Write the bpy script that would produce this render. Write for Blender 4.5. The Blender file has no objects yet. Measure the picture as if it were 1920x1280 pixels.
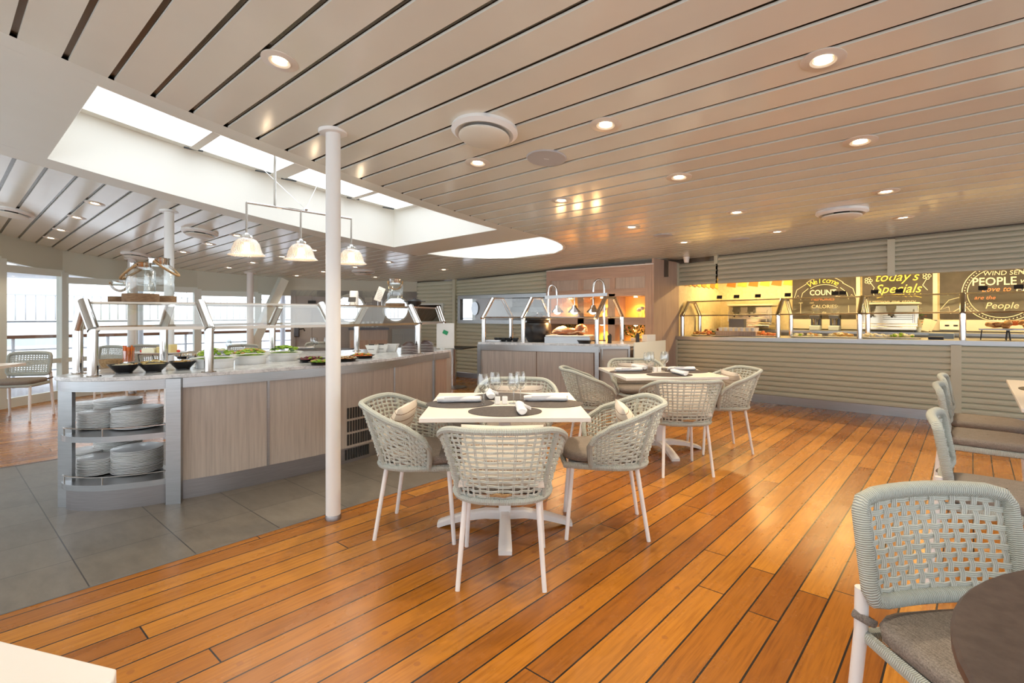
import bpy, math, random
from mathutils import Vector, Matrix
R = math.radians
# ---------------------------------------------------------------- camera, world, exposure
# World axes: X runs across the deck along the ceiling slats, Y along the deck planks, Z up.
YAW = R(41.45); S, C = math.sin(YAW), math.cos(YAW)
F, HOR, EYE = 976.0, 590.0, 1.3            # focal length in px, horizon row, eye height (frame 1920x1280)
sc = bpy.context.scene
col = sc.collection
cam = bpy.data.cameras.new('camera'); cam.lens = F/1920*36; cam.sensor_width = 36
cam.shift_y = -50/1920; cam.clip_start = .05; cam.clip_end = 300
co = bpy.data.objects.new('camera', cam); col.objects.link(co)
co.location = (0, 0, EYE); co.rotation_euler = (R(90), 0, YAW); sc.camera = co
sc.view_settings.view_transform = 'Standard'; sc.view_settings.look = 'None'
sc.view_settings.gamma = 1; sc.view_settings.exposure = 0.62; sc.view_settings.use_curve_mapping = False
w = bpy.data.worlds.new('sky'); sc.world = w; w.use_nodes = True
bg = w.node_tree.nodes['Background']; bg.inputs[0].default_value = (.86, .93, 1, 1); bg.inputs[1].default_value = 2.0
sc.cycles.use_denoising = True
sc.cycles.max_bounces = 10; sc.cycles.diffuse_bounces = 5; sc.cycles.transparent_max_bounces = 24
sc.cycles.glossy_bounces = 5; sc.cycles.caustics_reflective = False; sc.cycles.caustics_refractive = False
sc.cycles.sample_clamp_indirect = 6
SPOT_W, WARM = 42, (1, .80, .56)

def at(px, py, z):
    d = F*(EYE-z)/(py-HOR); dx = (px-960)/F
    return Vector((d*(C*dx-S), d*(S*dx+C), z))
def atd(px, py, d):
    dx = (px-960)/F
    return Vector((d*(C*dx-S), d*(S*dx+C), EYE+(HOR-py)/F*d))
def aty(px, py, Y):
    dx = (px-960)/F; return atd(px, py, Y/(S*dx+C))
ZC = [2.8911, .03278, -.25166, -.00413, .25492, -.09549, -.03913, .11262]
def zc(u, v):                                # sheer and camber of the deckhead
    v = max(-.6, min(v, 9.5)); u = max(-12, min(u, 4))
    return ZC[0]+ZC[1]*u+ZC[2]*v+ZC[3]*u*u/10+ZC[4]*v*v/10+ZC[5]*u*v/10+ZC[6]*v**3/100+ZC[7]*u*v*v/100

# ---------------------------------------------------------------- materials
def nm(name):
    m = bpy.data.materials.new(name); m.use_nodes = True
    return m, m.node_tree, m.node_tree.nodes['Principled BSDF']
def mat(name, c, rough=.5, metal=0, spec=.5, coat=0, sheen=0):
    m, t, b = nm(name)
    b.inputs['Base Color'].default_value = (*c, 1); b.inputs['Roughness'].default_value = rough
    b.inputs['Metallic'].default_value = metal; b.inputs['Specular IOR Level'].default_value = spec
    b.inputs['Coat Weight'].default_value = coat
    return m
def nd(t, k, **kw):
    n = t.nodes.new(k)
    for a, v in kw.items():
        if a.startswith('i_'): n.inputs[int(a[2:])].default_value = v
        else: setattr(n, a, v)
    return n
def mth(t, op, a, b=None, c=None):
    n = t.nodes.new('ShaderNodeMath'); n.operation = op
    for i, x in enumerate((a, b, c)):
        if x is None: continue
        if isinstance(x, (int, float)): n.inputs[i].default_value = x
        else: t.links.new(x, n.inputs[i])
    return n.outputs[0]
def mixc(t, f, a, b):
    n = t.nodes.new('ShaderNodeMix'); n.data_type = 'RGBA'
    for i, x in ((0, f), (6, a), (7, b)):
        if isinstance(x, (int, float)): n.inputs[i].default_value = x
        elif isinstance(x, tuple): n.inputs[i].default_value = (*x, 1)
        else: t.links.new(x, n.inputs[i])
    return n.outputs[2]
def coords(t, kind='Object', scale=(1, 1, 1), rot=(0, 0, 0)):
    tc = t.nodes.new('ShaderNodeTexCoord'); mp = t.nodes.new('ShaderNodeMapping')
    mp.inputs['Scale'].default_value = scale; mp.inputs['Rotation'].default_value = rot
    t.links.new(tc.outputs[kind], mp.inputs[0]); return mp.outputs[0]
def noise(t, vec, scale, detail=4, rough=.6):
    n = nd(t, 'ShaderNodeTexNoise'); n.inputs['Scale'].default_value = scale
    n.inputs['Detail'].default_value = detail; n.inputs['Roughness'].default_value = rough
    t.links.new(vec, n.inputs['Vector']); return n.outputs[0]
def ramp(t, f, stops):
    n = t.nodes.new('ShaderNodeValToRGB'); e = n.color_ramp.elements
    while len(e) < len(stops): e.new(.5)
    for el, (p, c) in zip(e, stops): el.position = p; el.color = (*c, 1)
    t.links.new(f, n.inputs[0]); return n.outputs[0]
def bump(t, b, h, strength, dist=.01):
    n = t.nodes.new('ShaderNodeBump'); n.inputs['Strength'].default_value = strength; n.inputs['Distance'].default_value = dist
    t.links.new(h, n.inputs['Height']); t.links.new(n.outputs[0], b.inputs['Normal'])
def noisy(name, c1, c2, scale=8, rough=.5, metal=0, sc3=(1, 1, 1), bmp=0, spec=.5, lo=.35, hi=.65):
    m, t, b = nm(name); f = noise(t, coords(t, scale=sc3), scale)
    t.links.new(ramp(t, f, [(lo, c1), (hi, c2)]), b.inputs['Base Color'])
    b.inputs['Roughness'].default_value = rough; b.inputs['Metallic'].default_value = metal; b.inputs['Specular IOR Level'].default_value = spec
    if bmp: bump(t, b, f, bmp, .003)
    return m
def teak():
    m, t, b = nm('teak_deck'); vec = coords(t)
    sp = nd(t, 'ShaderNodeSeparateXYZ'); t.links.new(vec, sp.inputs[0])
    x = mth(t, 'DIVIDE', mth(t, 'ADD', sp.outputs[0], 2.979), .1243)
    ix = mth(t, 'FLOOR', x); fx = mth(t, 'FRACT', x)
    wn = nd(t, 'ShaderNodeTexWhiteNoise', noise_dimensions='1D'); t.links.new(ix, wn.inputs['W'])
    y = mth(t, 'ADD', mth(t, 'DIVIDE', sp.outputs[1], 2.9), mth(t, 'MULTIPLY', wn.outputs[0], 7.3))
    iy = mth(t, 'FLOOR', y); fy = mth(t, 'FRACT', y)
    seam = mth(t, 'MAXIMUM', mth(t, 'LESS_THAN', fx, .06), mth(t, 'LESS_THAN', fy, .0022))
    cb = nd(t, 'ShaderNodeCombineXYZ'); t.links.new(ix, cb.inputs[0]); t.links.new(iy, cb.inputs[1])
    w2 = nd(t, 'ShaderNodeTexWhiteNoise', noise_dimensions='2D'); t.links.new(cb.outputs[0], w2.inputs['Vector'])
    g = noise(t, coords(t, scale=(34, 1.6, 1)), 2.2, 7, .65)
    g2 = noise(t, coords(t, scale=(2.5, 1.2, 1)), 1.7, 5, .6)
    base = ramp(t, w2.outputs[0], [(0, (.25, .082, .009)), (.5, (.37, .138, .014)), (1, (.46, .19, .022))])
    grain = ramp(t, g, [(.28, (.62, .56, .5)), (.55, (1, 1, 1)), (.8, (1.1, 1.06, 1))])
    mu = nd(t, 'ShaderNodeMix', data_type='RGBA', blend_type='MULTIPLY'); mu.inputs[0].default_value = 1
    t.links.new(base, mu.inputs[6]); t.links.new(grain, mu.inputs[7])
    wear = mixc(t, mth(t, 'MULTIPLY', mth(t, 'MAXIMUM', mth(t, 'SUBTRACT', g2, .45), 0), .8), mu.outputs[2], (.30, .13, .03))
    # wooden plugs near plank ends
    px = mth(t, 'ABSOLUTE', mth(t, 'SUBTRACT', fx, .5)); py = mth(t, 'ABSOLUTE', mth(t, 'SUBTRACT', mth(t, 'FRACT', mth(t, 'MULTIPLY', y, 3)), .5))
    r = mth(t, 'SQRT', mth(t, 'ADD', mth(t, 'POWER', mth(t, 'MULTIPLY', px, .1243), 2), mth(t, 'POWER', mth(t, 'MULTIPLY', py, .967), 2)))
    plug = mth(t, 'MULTIPLY', mth(t, 'MULTIPLY', mth(t, 'LESS_THAN', r, .013), mth(t, 'GREATER_THAN', w2.outputs[0], .45)), .45)
    c2 = mixc(t, plug, wear, (.2, .07, .02))
    t.links.new(mixc(t, seam, c2, (.012, .010, .009)), b.inputs['Base Color'])
    t.links.new(mth(t, 'ADD', mth(t, 'MULTIPLY', g2, .22), .16), b.inputs['Roughness'])
    b.inputs['Specular IOR Level'].default_value = .4
    h = mth(t, 'ADD', mth(t, 'MULTIPLY', g, .12), mth(t, 'MULTIPLY', seam, -.8)); bump(t, b, h, .25, .004)
    return m
def tile():
    m, t, b = nm('stone_tile'); sp = nd(t, 'ShaderNodeSeparateXYZ'); t.links.new(coords(t), sp.inputs[0])
    x = mth(t, 'DIVIDE', mth(t, 'ADD', sp.outputs[0], 3.15), .427); y = mth(t, 'DIVIDE', mth(t, 'SUBTRACT', sp.outputs[1], .525), .4565)
    seam = mth(t, 'MAXIMUM', mth(t, 'LESS_THAN', mth(t, 'FRACT', x), .010), mth(t, 'LESS_THAN', mth(t, 'FRACT', y), .013))
    cb = nd(t, 'ShaderNodeCombineXYZ'); t.links.new(mth(t, 'FLOOR', x), cb.inputs[0]); t.links.new(mth(t, 'FLOOR', y), cb.inputs[1])
    w2 = nd(t, 'ShaderNodeTexWhiteNoise', noise_dimensions='2D'); t.links.new(cb.outputs[0], w2.inputs['Vector'])
    n = noise(t, coords(t, scale=(1, 2.2, 1)), 5, 7, .7)
    f = mth(t, 'ADD', mth(t, 'MULTIPLY', n, .8), mth(t, 'MULTIPLY', w2.outputs[0], .2))
    c = ramp(t, f, [(.3, (.115, .098, .076)), (.7, (.19, .165, .13))])
    t.links.new(mixc(t, seam, c, (.035, .03, .026)), b.inputs['Base Color'])
    b.inputs['Roughness'].default_value = .34; bump(t, b, mth(t, 'MULTIPLY', seam, -1), .3, .003); return m
def wood(name, c1, c2, rough=.45, ax=2):
    m, t, b = nm(name); s = [26, 26, 26]; s[ax] = 1.1
    f = noise(t, coords(t, scale=tuple(s)), 2.2, 6, .6); g = noise(t, coords(t), 1.3, 2)
    t.links.new(ramp(t, mth(t, 'ADD', mth(t, 'MULTIPLY', f, .8), mth(t, 'MULTIPLY', g, .2)), [(.36, c1), (.62, c2)]), b.inputs['Base Color'])
    b.inputs['Roughness'].default_value = rough; return m
def marble(name='marble'):
    m, t, b = nm(name); n = noise(t, coords(t), 5, 9, .75)
    v = mth(t, 'ABSOLUTE', mth(t, 'SUBTRACT', n, .5))
    t.links.new(ramp(t, v, [(0, (.55, .55, .55)), (.03, (.74, .74, .73)), (.1, (.84, .84, .83))]), b.inputs['Base Color'])
    b.inputs['Roughness'].default_value = .18; return m
def steel(name, c=(.46, .47, .48), rough=.32):
    m, t, b = nm(name); f = noise(t, coords(t, scale=(2, 2, 60)), 3, 3)
    t.links.new(ramp(t, f, [(.3, tuple(x*.85 for x in c)), (.7, c)]), b.inputs['Base Color'])
    b.inputs['Metallic'].default_value = 1; b.inputs['Roughness'].default_value = rough; return m
def thin_glass(name, tint=(.97, .985, .98), gloss=.08, rough=.02):
    m = bpy.data.materials.new(name); m.use_nodes = True; t = m.node_tree; t.nodes.clear()
    o = t.nodes.new('ShaderNodeOutputMaterial'); mx = t.nodes.new('ShaderNodeMixShader')
    a = nd(t, 'ShaderNodeBsdfTransparent'); a.inputs[0].default_value = (*tint, 1)
    g = nd(t, 'ShaderNodeBsdfGlossy'); g.inputs['Roughness'].default_value = rough
    fr = nd(t, 'ShaderNodeLayerWeight'); fr.inputs[0].default_value = .35
    t.links.new(mth(t, 'ADD', mth(t, 'MULTIPLY', fr.outputs['Facing'], .35), gloss), mx.inputs[0])
    t.links.new(a.outputs[0], mx.inputs[1]); t.links.new(g.outputs[0], mx.inputs[2]); t.links.new(mx.outputs[0], o.inputs[0])
    return m
def emit(name, c, s):
    m, t, b = nm(name); b.inputs['Base Color'].default_value = (*c, 1)
    b.inputs['Emission Color'].default_value = (*c, 1); b.inputs['Emission Strength'].default_value = s; return m
def rope():
    m, t, b = nm('wrapped_rope'); tc = t.nodes.new('ShaderNodeTexCoord'); sp = nd(t, 'ShaderNodeSeparateXYZ')
    t.links.new(tc.outputs['UV'], sp.inputs[0])
    wv = mth(t, 'ABSOLUTE', mth(t, 'SINE', mth(t, 'ADD', mth(t, 'MULTIPLY', sp.outputs[0], 560), mth(t, 'MULTIPLY', sp.outputs[1], 1.2))))
    t.links.new(ramp(t, wv, [(0, (.25, .27, .25)), (.35, (.52, .56, .52)), (1, (.60, .645, .595))]), b.inputs['Base Color'])
    b.inputs['Roughness'].default_value = .75; bump(t, b, wv, .9, .003); return m
def fabric(name, c1, c2, scale=260):
    m, t, b = nm(name); f = noise(t, coords(t), scale, 2, .7); g = noise(t, coords(t, scale=(40, 4, 40)), 6, 3)
    f2 = mth(t, 'ADD', mth(t, 'MULTIPLY', f, .6), mth(t, 'MULTIPLY', g, .4))
    t.links.new(ramp(t, f2, [(.38, c1), (.62, c2)]), b.inputs['Base Color'])
    b.inputs['Roughness'].default_value = .95; b.inputs['Specular IOR Level'].default_value = .15; bump(t, b, f, .4, .002); return m
def striped():
    m, t, b = nm('striped_cushion_cloth'); sp = nd(t, 'ShaderNodeSeparateXYZ'); t.links.new(coords(t), sp.inputs[0])
    s = mth(t, 'LESS_THAN', mth(t, 'FRACT', mth(t, 'MULTIPLY', sp.outputs[2], 26)), .14)
    n = noise(t, coords(t, scale=(60, 60, 8)), 3, 2); s2 = mth(t, 'MULTIPLY', s, mth(t, 'GREATER_THAN', n, .42))
    t.links.new(mixc(t, s2, (.74, .68, .60), (.30, .21, .15)), b.inputs['Base Color'])
    b.inputs['Roughness'].default_value = .95; bump(t, b, noise(t, coords(t), 200, 2), .3, .002); return m
def louvre(name, c): return mat(name, c, .38)

M = dict(
 teak=teak(), tile=tile(), wood=wood('greige_laminate', (.40, .345, .30), (.52, .455, .395)),
 wood2=wood('pinkish_oak', (.40, .29, .23), (.52, .385, .30)), woodh=wood('pinkish_oak_flat', (.40, .29, .23), (.52, .385, .30), ax=0), marble=marble(), steel=steel('brushed_steel'), kick=steel('dull_steel', (.36, .34, .34), .4),
 chrome=mat('polished_steel', (.60, .575, .55), .10, 1), white=mat('white_paint', (.83, .83, .82), .35), ceil=noisy('gloss_cream_panel', (.76, .75, .665), (.80, .79, .70), 1.5, .15),
 flat=noisy('matt_cream_panel', (.76, .75, .67), (.80, .79, .71), 1, .4), groove=mat('grey_metal_strip', (.17, .14, .11), .25, .8), well=mat('skylight_well_white', (.86, .83, .76), .6),
 rope=rope(), cord=mat('grey_beige_cord', (.58, .61, .565), .7), legs=mat('white_metal', (.85, .85, .85), .3), cushion=fabric('grey_fabric', (.17, .15, .13), (.33, .29, .255)),
 stripe=striped(), top=mat('white_laminate', (.84, .80, .74), .3), mat=noisy('woven_placemat', (.035, .028, .026), (.09, .075, .068), 140, .6, bmp=.4), napkin=noisy('white_napkin', (.80, .80, .82), (.88, .88, .9), 12, .9, bmp=.15),
 glass=thin_glass('clear_glass', (.93, .95, .95), gloss=.16), pane=thin_glass('window_glass', gloss=.03), guard=thin_glass('guard_glass', (.95, .95, .92), .07), jar=thin_glass('jar_glass', (.94, .97, .965), .10),
 ceramic=mat('white_ceramic', (.86, .86, .85), .2), slate=mat('grey_plate_glaze', (.33, .32, .32), .3), black=mat('black_enamel', (.012, .011, .012), .25), dark=noisy('dark_tabletop', (.055, .04, .038), (.085, .065, .06), 30, .42), iron=mat('matt_black', (.02, .019, .018), .5),
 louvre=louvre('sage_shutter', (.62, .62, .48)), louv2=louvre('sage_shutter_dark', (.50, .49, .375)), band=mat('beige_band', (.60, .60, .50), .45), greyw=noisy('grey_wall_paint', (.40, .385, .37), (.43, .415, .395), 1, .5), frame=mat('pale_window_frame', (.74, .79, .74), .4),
 deck=mat('outer_deck', (.50, .49, .53), .6), rail=wood('varnished_rail', (.18, .07, .03), (.3, .13, .06), ax=1), hull=mat('white_hull', (.80, .82, .86), .5), jute=noisy('jute_rope', (.30, .17, .07), (.50, .32, .16), 90, .9, bmp=.6), bark=noisy('log_slice', (.16, .09, .045), (.34, .21, .11), 30, .8, sc3=(1, 1, 12), bmp=.5),
 lamp=emit('lamp_glow', (1, .80, .52), 14), trimring=mat('downlight_ring', (.74, .68, .60), .3), grey=mat('speaker_grey', (.46, .46, .48), .6), board=noisy('chalkboard', (.03, .026, .024), (.065, .055, .05), 2.5, .55), yel=mat('chalk_yellow', (.92, .78, .16), .8), chalk=mat('chalk_cream', (.85, .80, .62), .8), org=mat('chalk_orange', (.90, .30, .12), .8),
 oven=mat('dark_grey_metal', (.10, .10, .11), .35, .6), wallp=noisy('cream_wallpaper', (.68, .56, .32), (.78, .67, .42), 20, .6), pennO=mat('orange_pennant', (.78, .22, .04), .6), pennY=mat('yellow_pennant', (.85, .60, .10), .6),
 carrot=mat('carrot_orange', (.85, .20, .02), .4), leaf=noisy('salad_green', (.12, .30, .01), (.45, .62, .05), 30, .45), leafd=noisy('dark_green_leaf', (.02, .06, .015), (.06, .14, .03), 30, .45), cheese=mat('pale_cheese', (.80, .64, .28), .5), cheese2=mat('white_cheese', (.82, .76, .55), .5), tomato=mat('tomato_red', (.65, .05, .02), .25),
 slaw=noisy('mixed_salad', (.50, .42, .10), (.72, .30, .12), 60, .5), beet=mat('beetroot_red', (.20, .01, .03), .35), bread=noisy('golden_bread', (.45, .20, .06), (.70, .40, .14), 12, .6), meat=noisy('roast_meat', (.22, .07, .03), (.42, .17, .07), 15, .4), paper=mat('white_card', (.82, .80, .76), .7), brown=mat('brown_stoneware', (.07, .035, .03), .35), kettle=mat('black_iron', (.018, .015, .014), .35),
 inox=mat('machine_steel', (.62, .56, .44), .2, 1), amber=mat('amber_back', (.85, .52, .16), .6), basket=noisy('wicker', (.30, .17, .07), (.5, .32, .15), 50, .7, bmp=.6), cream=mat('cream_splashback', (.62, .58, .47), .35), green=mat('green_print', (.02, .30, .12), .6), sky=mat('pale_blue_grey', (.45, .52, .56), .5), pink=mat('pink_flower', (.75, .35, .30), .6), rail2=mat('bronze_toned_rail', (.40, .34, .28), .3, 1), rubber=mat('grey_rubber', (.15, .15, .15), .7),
)
# ---------------------------------------------------------------- mesh helpers
class MB:
    def __init__(s): s.v = []; s.f = []; s.m = []; s.uv = []
    def add(s, vs, fs, mi=0, uvs=None):
        o = len(s.v); s.v += [tuple(p) for p in vs]
        for k, f in enumerate(fs):
            s.f.append(tuple(i+o for i in f)); s.m.append(mi); s.uv.append(uvs[k] if uvs else None)
        return s
    def box(s, c, d, rz=0, mi=0, ry=0, rx=0):
        m = Matrix.Translation(c) @ Matrix.Rotation(rz, 4, 'Z') @ Matrix.Rotation(ry, 4, 'Y') @ Matrix.Rotation(rx, 4, 'X')
        v = [m @ Vector((x*d[0]/2, y*d[1]/2, z*d[2]/2)) for x in (-1, 1) for y in (-1, 1) for z in (-1, 1)]
        return s.add(v, [(0, 1, 3, 2), (4, 6, 7, 5), (0, 4, 5, 1), (2, 3, 7, 6), (0, 2, 6, 4), (1, 5, 7, 3)], mi)
    def b2(s, x0, x1, y0, y1, z0, z1, mi=0):
        return s.box(((x0+x1)/2, (y0+y1)/2, (z0+z1)/2), (x1-x0, y1-y0, z1-z0), 0, mi)
    def cyl(s, p0, p1, r, r1=None, n=14, mi=0):
        return s.tube([p0, p1], [r, r if r1 is None else r1], n, mi=mi, cap=True)
    def tube(s, pts, r, n=8, closed=False, mi=0, cap=True, flat=1):
        pts = [Vector(p) for p in pts]; k = len(pts); rr = r if isinstance(r, (list, tuple)) else [r]*k
        T = []
        for i in range(k):
            a = pts[(i-1) % k] if (closed or i) else pts[0]; b = pts[(i+1) % k] if (closed or i < k-1) else pts[-1]
            T.append((b-a).normalized())
        nrm = T[0].orthogonal().normalized()
        if abs(T[0].z) < .9: nrm = (Vector((0, 0, 1))-T[0]*T[0].z).normalized()
        vs = []; L = [0]
        for i in range(k):
            if i: L.append(L[-1]+(pts[i]-pts[i-1]).length)
            nrm = (nrm-T[i]*nrm.dot(T[i])).normalized(); bn = T[i].cross(nrm)
            for j in range(n):
                a = 2*math.pi*j/n; vs.append(pts[i]+(nrm*math.cos(a)+bn*math.sin(a)*flat)*rr[i])
        fs = []; uv = []; m = k if closed else k-1
        for i in range(m):
            l0, l1 = L[i], (L[i+1] if i+1 < k else L[i]+(pts[0]-pts[i]).length)
            for j in range(n):
                a, b = i*n+j, i*n+(j+1) % n; c, d = ((i+1) % k)*n+(j+1) % n, ((i+1) % k)*n+j
                fs.append((a, b, c, d)); uv.append([(l0, j/n), (l0, (j+1)/n), (l1, (j+1)/n), (l1, j/n)])
        if cap and not closed:
            fs.append(tuple(range(n-1, -1, -1))); uv.append([(0, 0)]*n); fs.append(tuple((k-1)*n+j for j in range(n))); uv.append([(L[-1], 0)]*n)
        return s.add(vs, fs, mi, uv)
    def lathe(s, prof, n=24, c=(0, 0, 0), mi=0, sx=1, sy=1, rz=0):
        vs = []; cs, sn = math.cos(rz), math.sin(rz)
        for r, z in prof:
            for j in range(n):
                a = 2*math.pi*j/n; x, y = r*math.cos(a)*sx, r*math.sin(a)*sy
                vs.append((c[0]+x*cs-y*sn, c[1]+x*sn+y*cs, c[2]+z))
        fs = [(i*n+j, i*n+(j+1) % n, (i+1)*n+(j+1) % n, (i+1)*n+j) for i in range(len(prof)-1) for j in range(n)]
        if prof[0][0] > 1e-5: fs.append(tuple(range(n-1, -1, -1)))
        if prof[-1][0] > 1e-5: fs.append(tuple((len(prof)-1)*n+j for j in range(n)))
        return s.add(vs, fs, mi)
    def prism(s, poly, z0, z1, mi=0):
        k = len(poly); f0 = z0 if callable(z0) else (lambda x, y: z0); f1 = z1 if callable(z1) else (lambda x, y: z1)
        vs = [(x, y, f0(x, y)) for x, y in poly]+[(x, y, f1(x, y)) for x, y in poly]
        return s.add(vs, [tuple(range(k-1, -1, -1)), tuple(range(k, 2*k))]+[(i, (i+1) % k, k+(i+1) % k, k+i) for i in range(k)], mi)
    def grid(s, P, mi=0):                     # P[i][j] points
        n, m = len(P), len(P[0])
        return s.add([p for r in P for p in r], [(i*m+j, (i+1)*m+j, (i+1)*m+j+1, i*m+j+1) for i in range(n-1) for j in range(m-1)], mi)
    def blob(s, c, rx, ry, rz, seed=0, n=8, j=.15, mi=0, rot=0):
        rnd = random.Random(seed); k = max(4, n//2+1); vs = [(c[0], c[1], c[2]-rz)]
        for i in range(1, k):
            t = math.pi*i/k
            for q in range(n):
                a = 2*math.pi*q/n+rot; f = 1+rnd.uniform(-j, j)
                x, y = rx*math.sin(t)*math.cos(a-rot)*f, ry*math.sin(t)*math.sin(a-rot)*f
                vs.append((c[0]+x*math.cos(rot)-y*math.sin(rot), c[1]+x*math.sin(rot)+y*math.cos(rot), c[2]-rz*math.cos(t)*f))
        vs.append((c[0], c[1], c[2]+rz)); e = len(vs)-1
        fs = [(0, 1+(q+1) % n, 1+q) for q in range(n)]+[(1+(i-1)*n+q, 1+(i-1)*n+(q+1) % n, 1+i*n+(q+1) % n, 1+i*n+q) for i in range(1, k-1) for q in range(n)]
        fs += [(e, 1+(k-2)*n+q, 1+(k-2)*n+(q+1) % n) for q in range(n)]
        return s.add(vs, fs, mi)
    def build(s, name, mats, parent=None, world=False, bev=0, smooth=.7, sub=0):
        me = bpy.data.meshes.new(name)
        if world and parent is not None:
            l = parent.location; s.v = [(a-l[0], b-l[1], c-l[2]) for a, b, c in s.v]
        me.from_pydata(s.v, [], s.f); mats = mats if isinstance(mats, (list, tuple)) else [mats]
        for m in mats: me.materials.append(M[m] if isinstance(m, str) else m)
        me.polygons.foreach_set('material_index', s.m)
        if any(u for u in s.uv):
            ul = me.uv_layers.new(name='uv'); flat = []
            for f, u in zip(s.f, s.uv):
                for i in range(len(f)): flat += list(u[i]) if u else [0, 0]
            ul.data.foreach_set('uv', flat)
        if smooth:
            me.polygons.foreach_set('use_smooth', [True]*len(me.polygons)); me.set_sharp_from_angle(angle=smooth)
        me.update(); o = bpy.data.objects.new(name, me); col.objects.link(o); o.parent = parent
        if bev:
            b = o.modifiers.new('bevel', 'BEVEL'); b.width = bev; b.segments = 2; b.limit_method = 'ANGLE'
        if sub:
            b = o.modifiers.new('sub', 'SUBSURF'); b.levels = b.render_levels = sub
        return o
def tag(o, label, cat, group=None):
    o['label'] = label; o['category'] = cat
    if group: o['group'] = group
    return o
def thing(name, label, cat, loc=(0, 0, 0), rz=0, group=None):
    o = bpy.data.objects.new(name, None); o.empty_display_size = .1; col.objects.link(o)
    o.location = loc; o.rotation_euler = (0, 0, rz); return tag(o, label, cat, group)
def struct(name, mb, m, **k):
    o = mb.build(name, m, **k)
    if o.parent is None: o['kind'] = 'structure'
    return o
KIDS = {}
def kids(o): return [c for c in bpy.data.objects if c.parent == o]
def dup(root, loc, rz=0, label=None, group=None, scale=None):
    r = root.copy(); col.objects.link(r); r.location = loc; r.rotation_euler = (0, 0, rz)
    if label: r['label'] = label
    if group: r['group'] = group
    if scale: r.scale = scale
    if root.name not in KIDS: KIDS[root.name] = [(c, kids(c)) for c in kids(root)]
    for ch, gs in KIDS[root.name]:
        c = ch.copy(); col.objects.link(c); c.parent = r
        for g in gs: d = g.copy(); col.objects.link(d); d.parent = c
    return r
def lerp(a, b, t): return a+(b-a)*t
def circ(r, n=24, c=(0, 0), sx=1, sy=1, rz=0):
    return [(c[0]+math.cos(rz)*r*sx*math.cos(a)-math.sin(rz)*r*sy*math.sin(a), c[1]+math.sin(rz)*r*sx*math.cos(a)+math.cos(rz)*r*sy*math.sin(a)) for a in [2*math.pi*i/n for i in range(n)]]

# ---------------------------------------------------------------- floor and ceiling
TE0, TE1 = -3.15, -6.17
WIN = [(-8.6, -.9), (-10.03, .7), (-10.66, 1.45), (-10.86, 2.4), (-10.86, 3.4), (-10.6, 4.4)]   # foot of the window wall
PORT = [(-10.6, 4.4), (-9.02, 7.11)]                                                            # wall with portholes
struct('floor', MB().b2(TE0, 4.5, -3.2, 12, -.08, 0).b2(-11.2, TE1, -3.2, 12, -.08, 0).b2(TE1, TE0, 4.4, 12, -.08, 0), 'teak', smooth=0)
struct('floor_tiled', MB().b2(TE1+.006, TE0-.008, -3.2, 4.4, -.08, .001), 'tile', smooth=0)
struct('trim_1', MB().b2(TE0-.008, TE0, -3.2, 4.4, -.08, .003).b2(TE1-.002, TE1+.006, -3.2, 4.4, -.08, .003), 'rubber', smooth=0)
SKX0, SKX1, SKY0, SKY1, WELL = -5.62, -3.79, .67, 4.05, .47
V0, PW, GAP = .2881, .1995, .029
DC, DR, DY = -4.64, 1.0, 4.62; DD = 1.16
def dw(v):
    q = 1-((v-DY)/DD)**2
    return DR*math.sqrt(q) if v > DY and q > 0 else 0
cl = MB(); gr = MB()
def strip(mb, u0a, u1a, u0b, u1b, va, vb, dz=0, th=0):
    n = max(2, int(abs(u1a-u0a)/.45)+1); P = []
    for i in range(n+1):
        t = i/n; P.append([(lerp(u0a, u1a, t), va, zc(lerp(u0a, u1a, t), va)+dz), (lerp(u0b, u1b, t), vb, zc(lerp(u0b, u1b, t), vb)+dz)])
    mb.grid(P)
    if th:
        for k in (0, 1): mb.grid([[p[k], (p[k][0], p[k][1], p[k][2]+th)] for p in P])
for n in range(-18, 48):
    a, b = V0+PW*n+GAP, V0+PW*(n+1); g0 = V0+PW*n
    for mb, va, vb, dz, th in ((cl, a, b, 0, .012), (gr, g0-.01, a+.01, .016, 0)):
        if va <= DY:
            segs = [(-11.4, -5.92, -11.4, -5.92), (-3.63, 4.5, -3.63, 4.5)]
        elif va < DY+DD and dw((va+vb)/2) > 0 or va < DY:
            wa, wb = max(dw(va), .0), dw(vb)
            if va < DY: wa = wb = 1.15 if vb <= DY else max(1.0, wb)
            segs = [(-11.4, DC-wa, -11.4, DC-wb), (DC+wa, 4.5, DC+wb, 4.5)]
        else: segs = [(-11.4, 4.5, -11.4, 4.5)]
        for q in segs: strip(mb, *q, va, vb, dz, th)
struct('ceiling', cl, 'ceil', smooth=0)
struct('trim_2', gr, 'groove', smooth=0)
fl = MB()
def patch(mb, u0, u1, v0, v1, dz=0):
    n = max(1, int((v1-v0)/.3)); mb.grid([[(u, lerp(v0, v1, i/n), zc(u, lerp(v0, v1, i/n))+dz) for u in (u0, u1)] for i in range(n+1)])
patch(fl, -5.92, SKX0, -3.2, SKY1); patch(fl, SKX1, -3.63, -3.2, SKY1); patch(fl, SKX0, SKX1, -3.2, SKY0); patch(fl, -5.92, -3.63, SKY1, DY+.005); patch(fl, -5.92, DC-DR, DY, 4.68); patch(fl, DC+DR, -3.63, DY, 4.68)
struct('ceiling_panel', fl, 'flat', smooth=0)
uc = MB()                                   # deck above the slats, open at the two skylights
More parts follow.
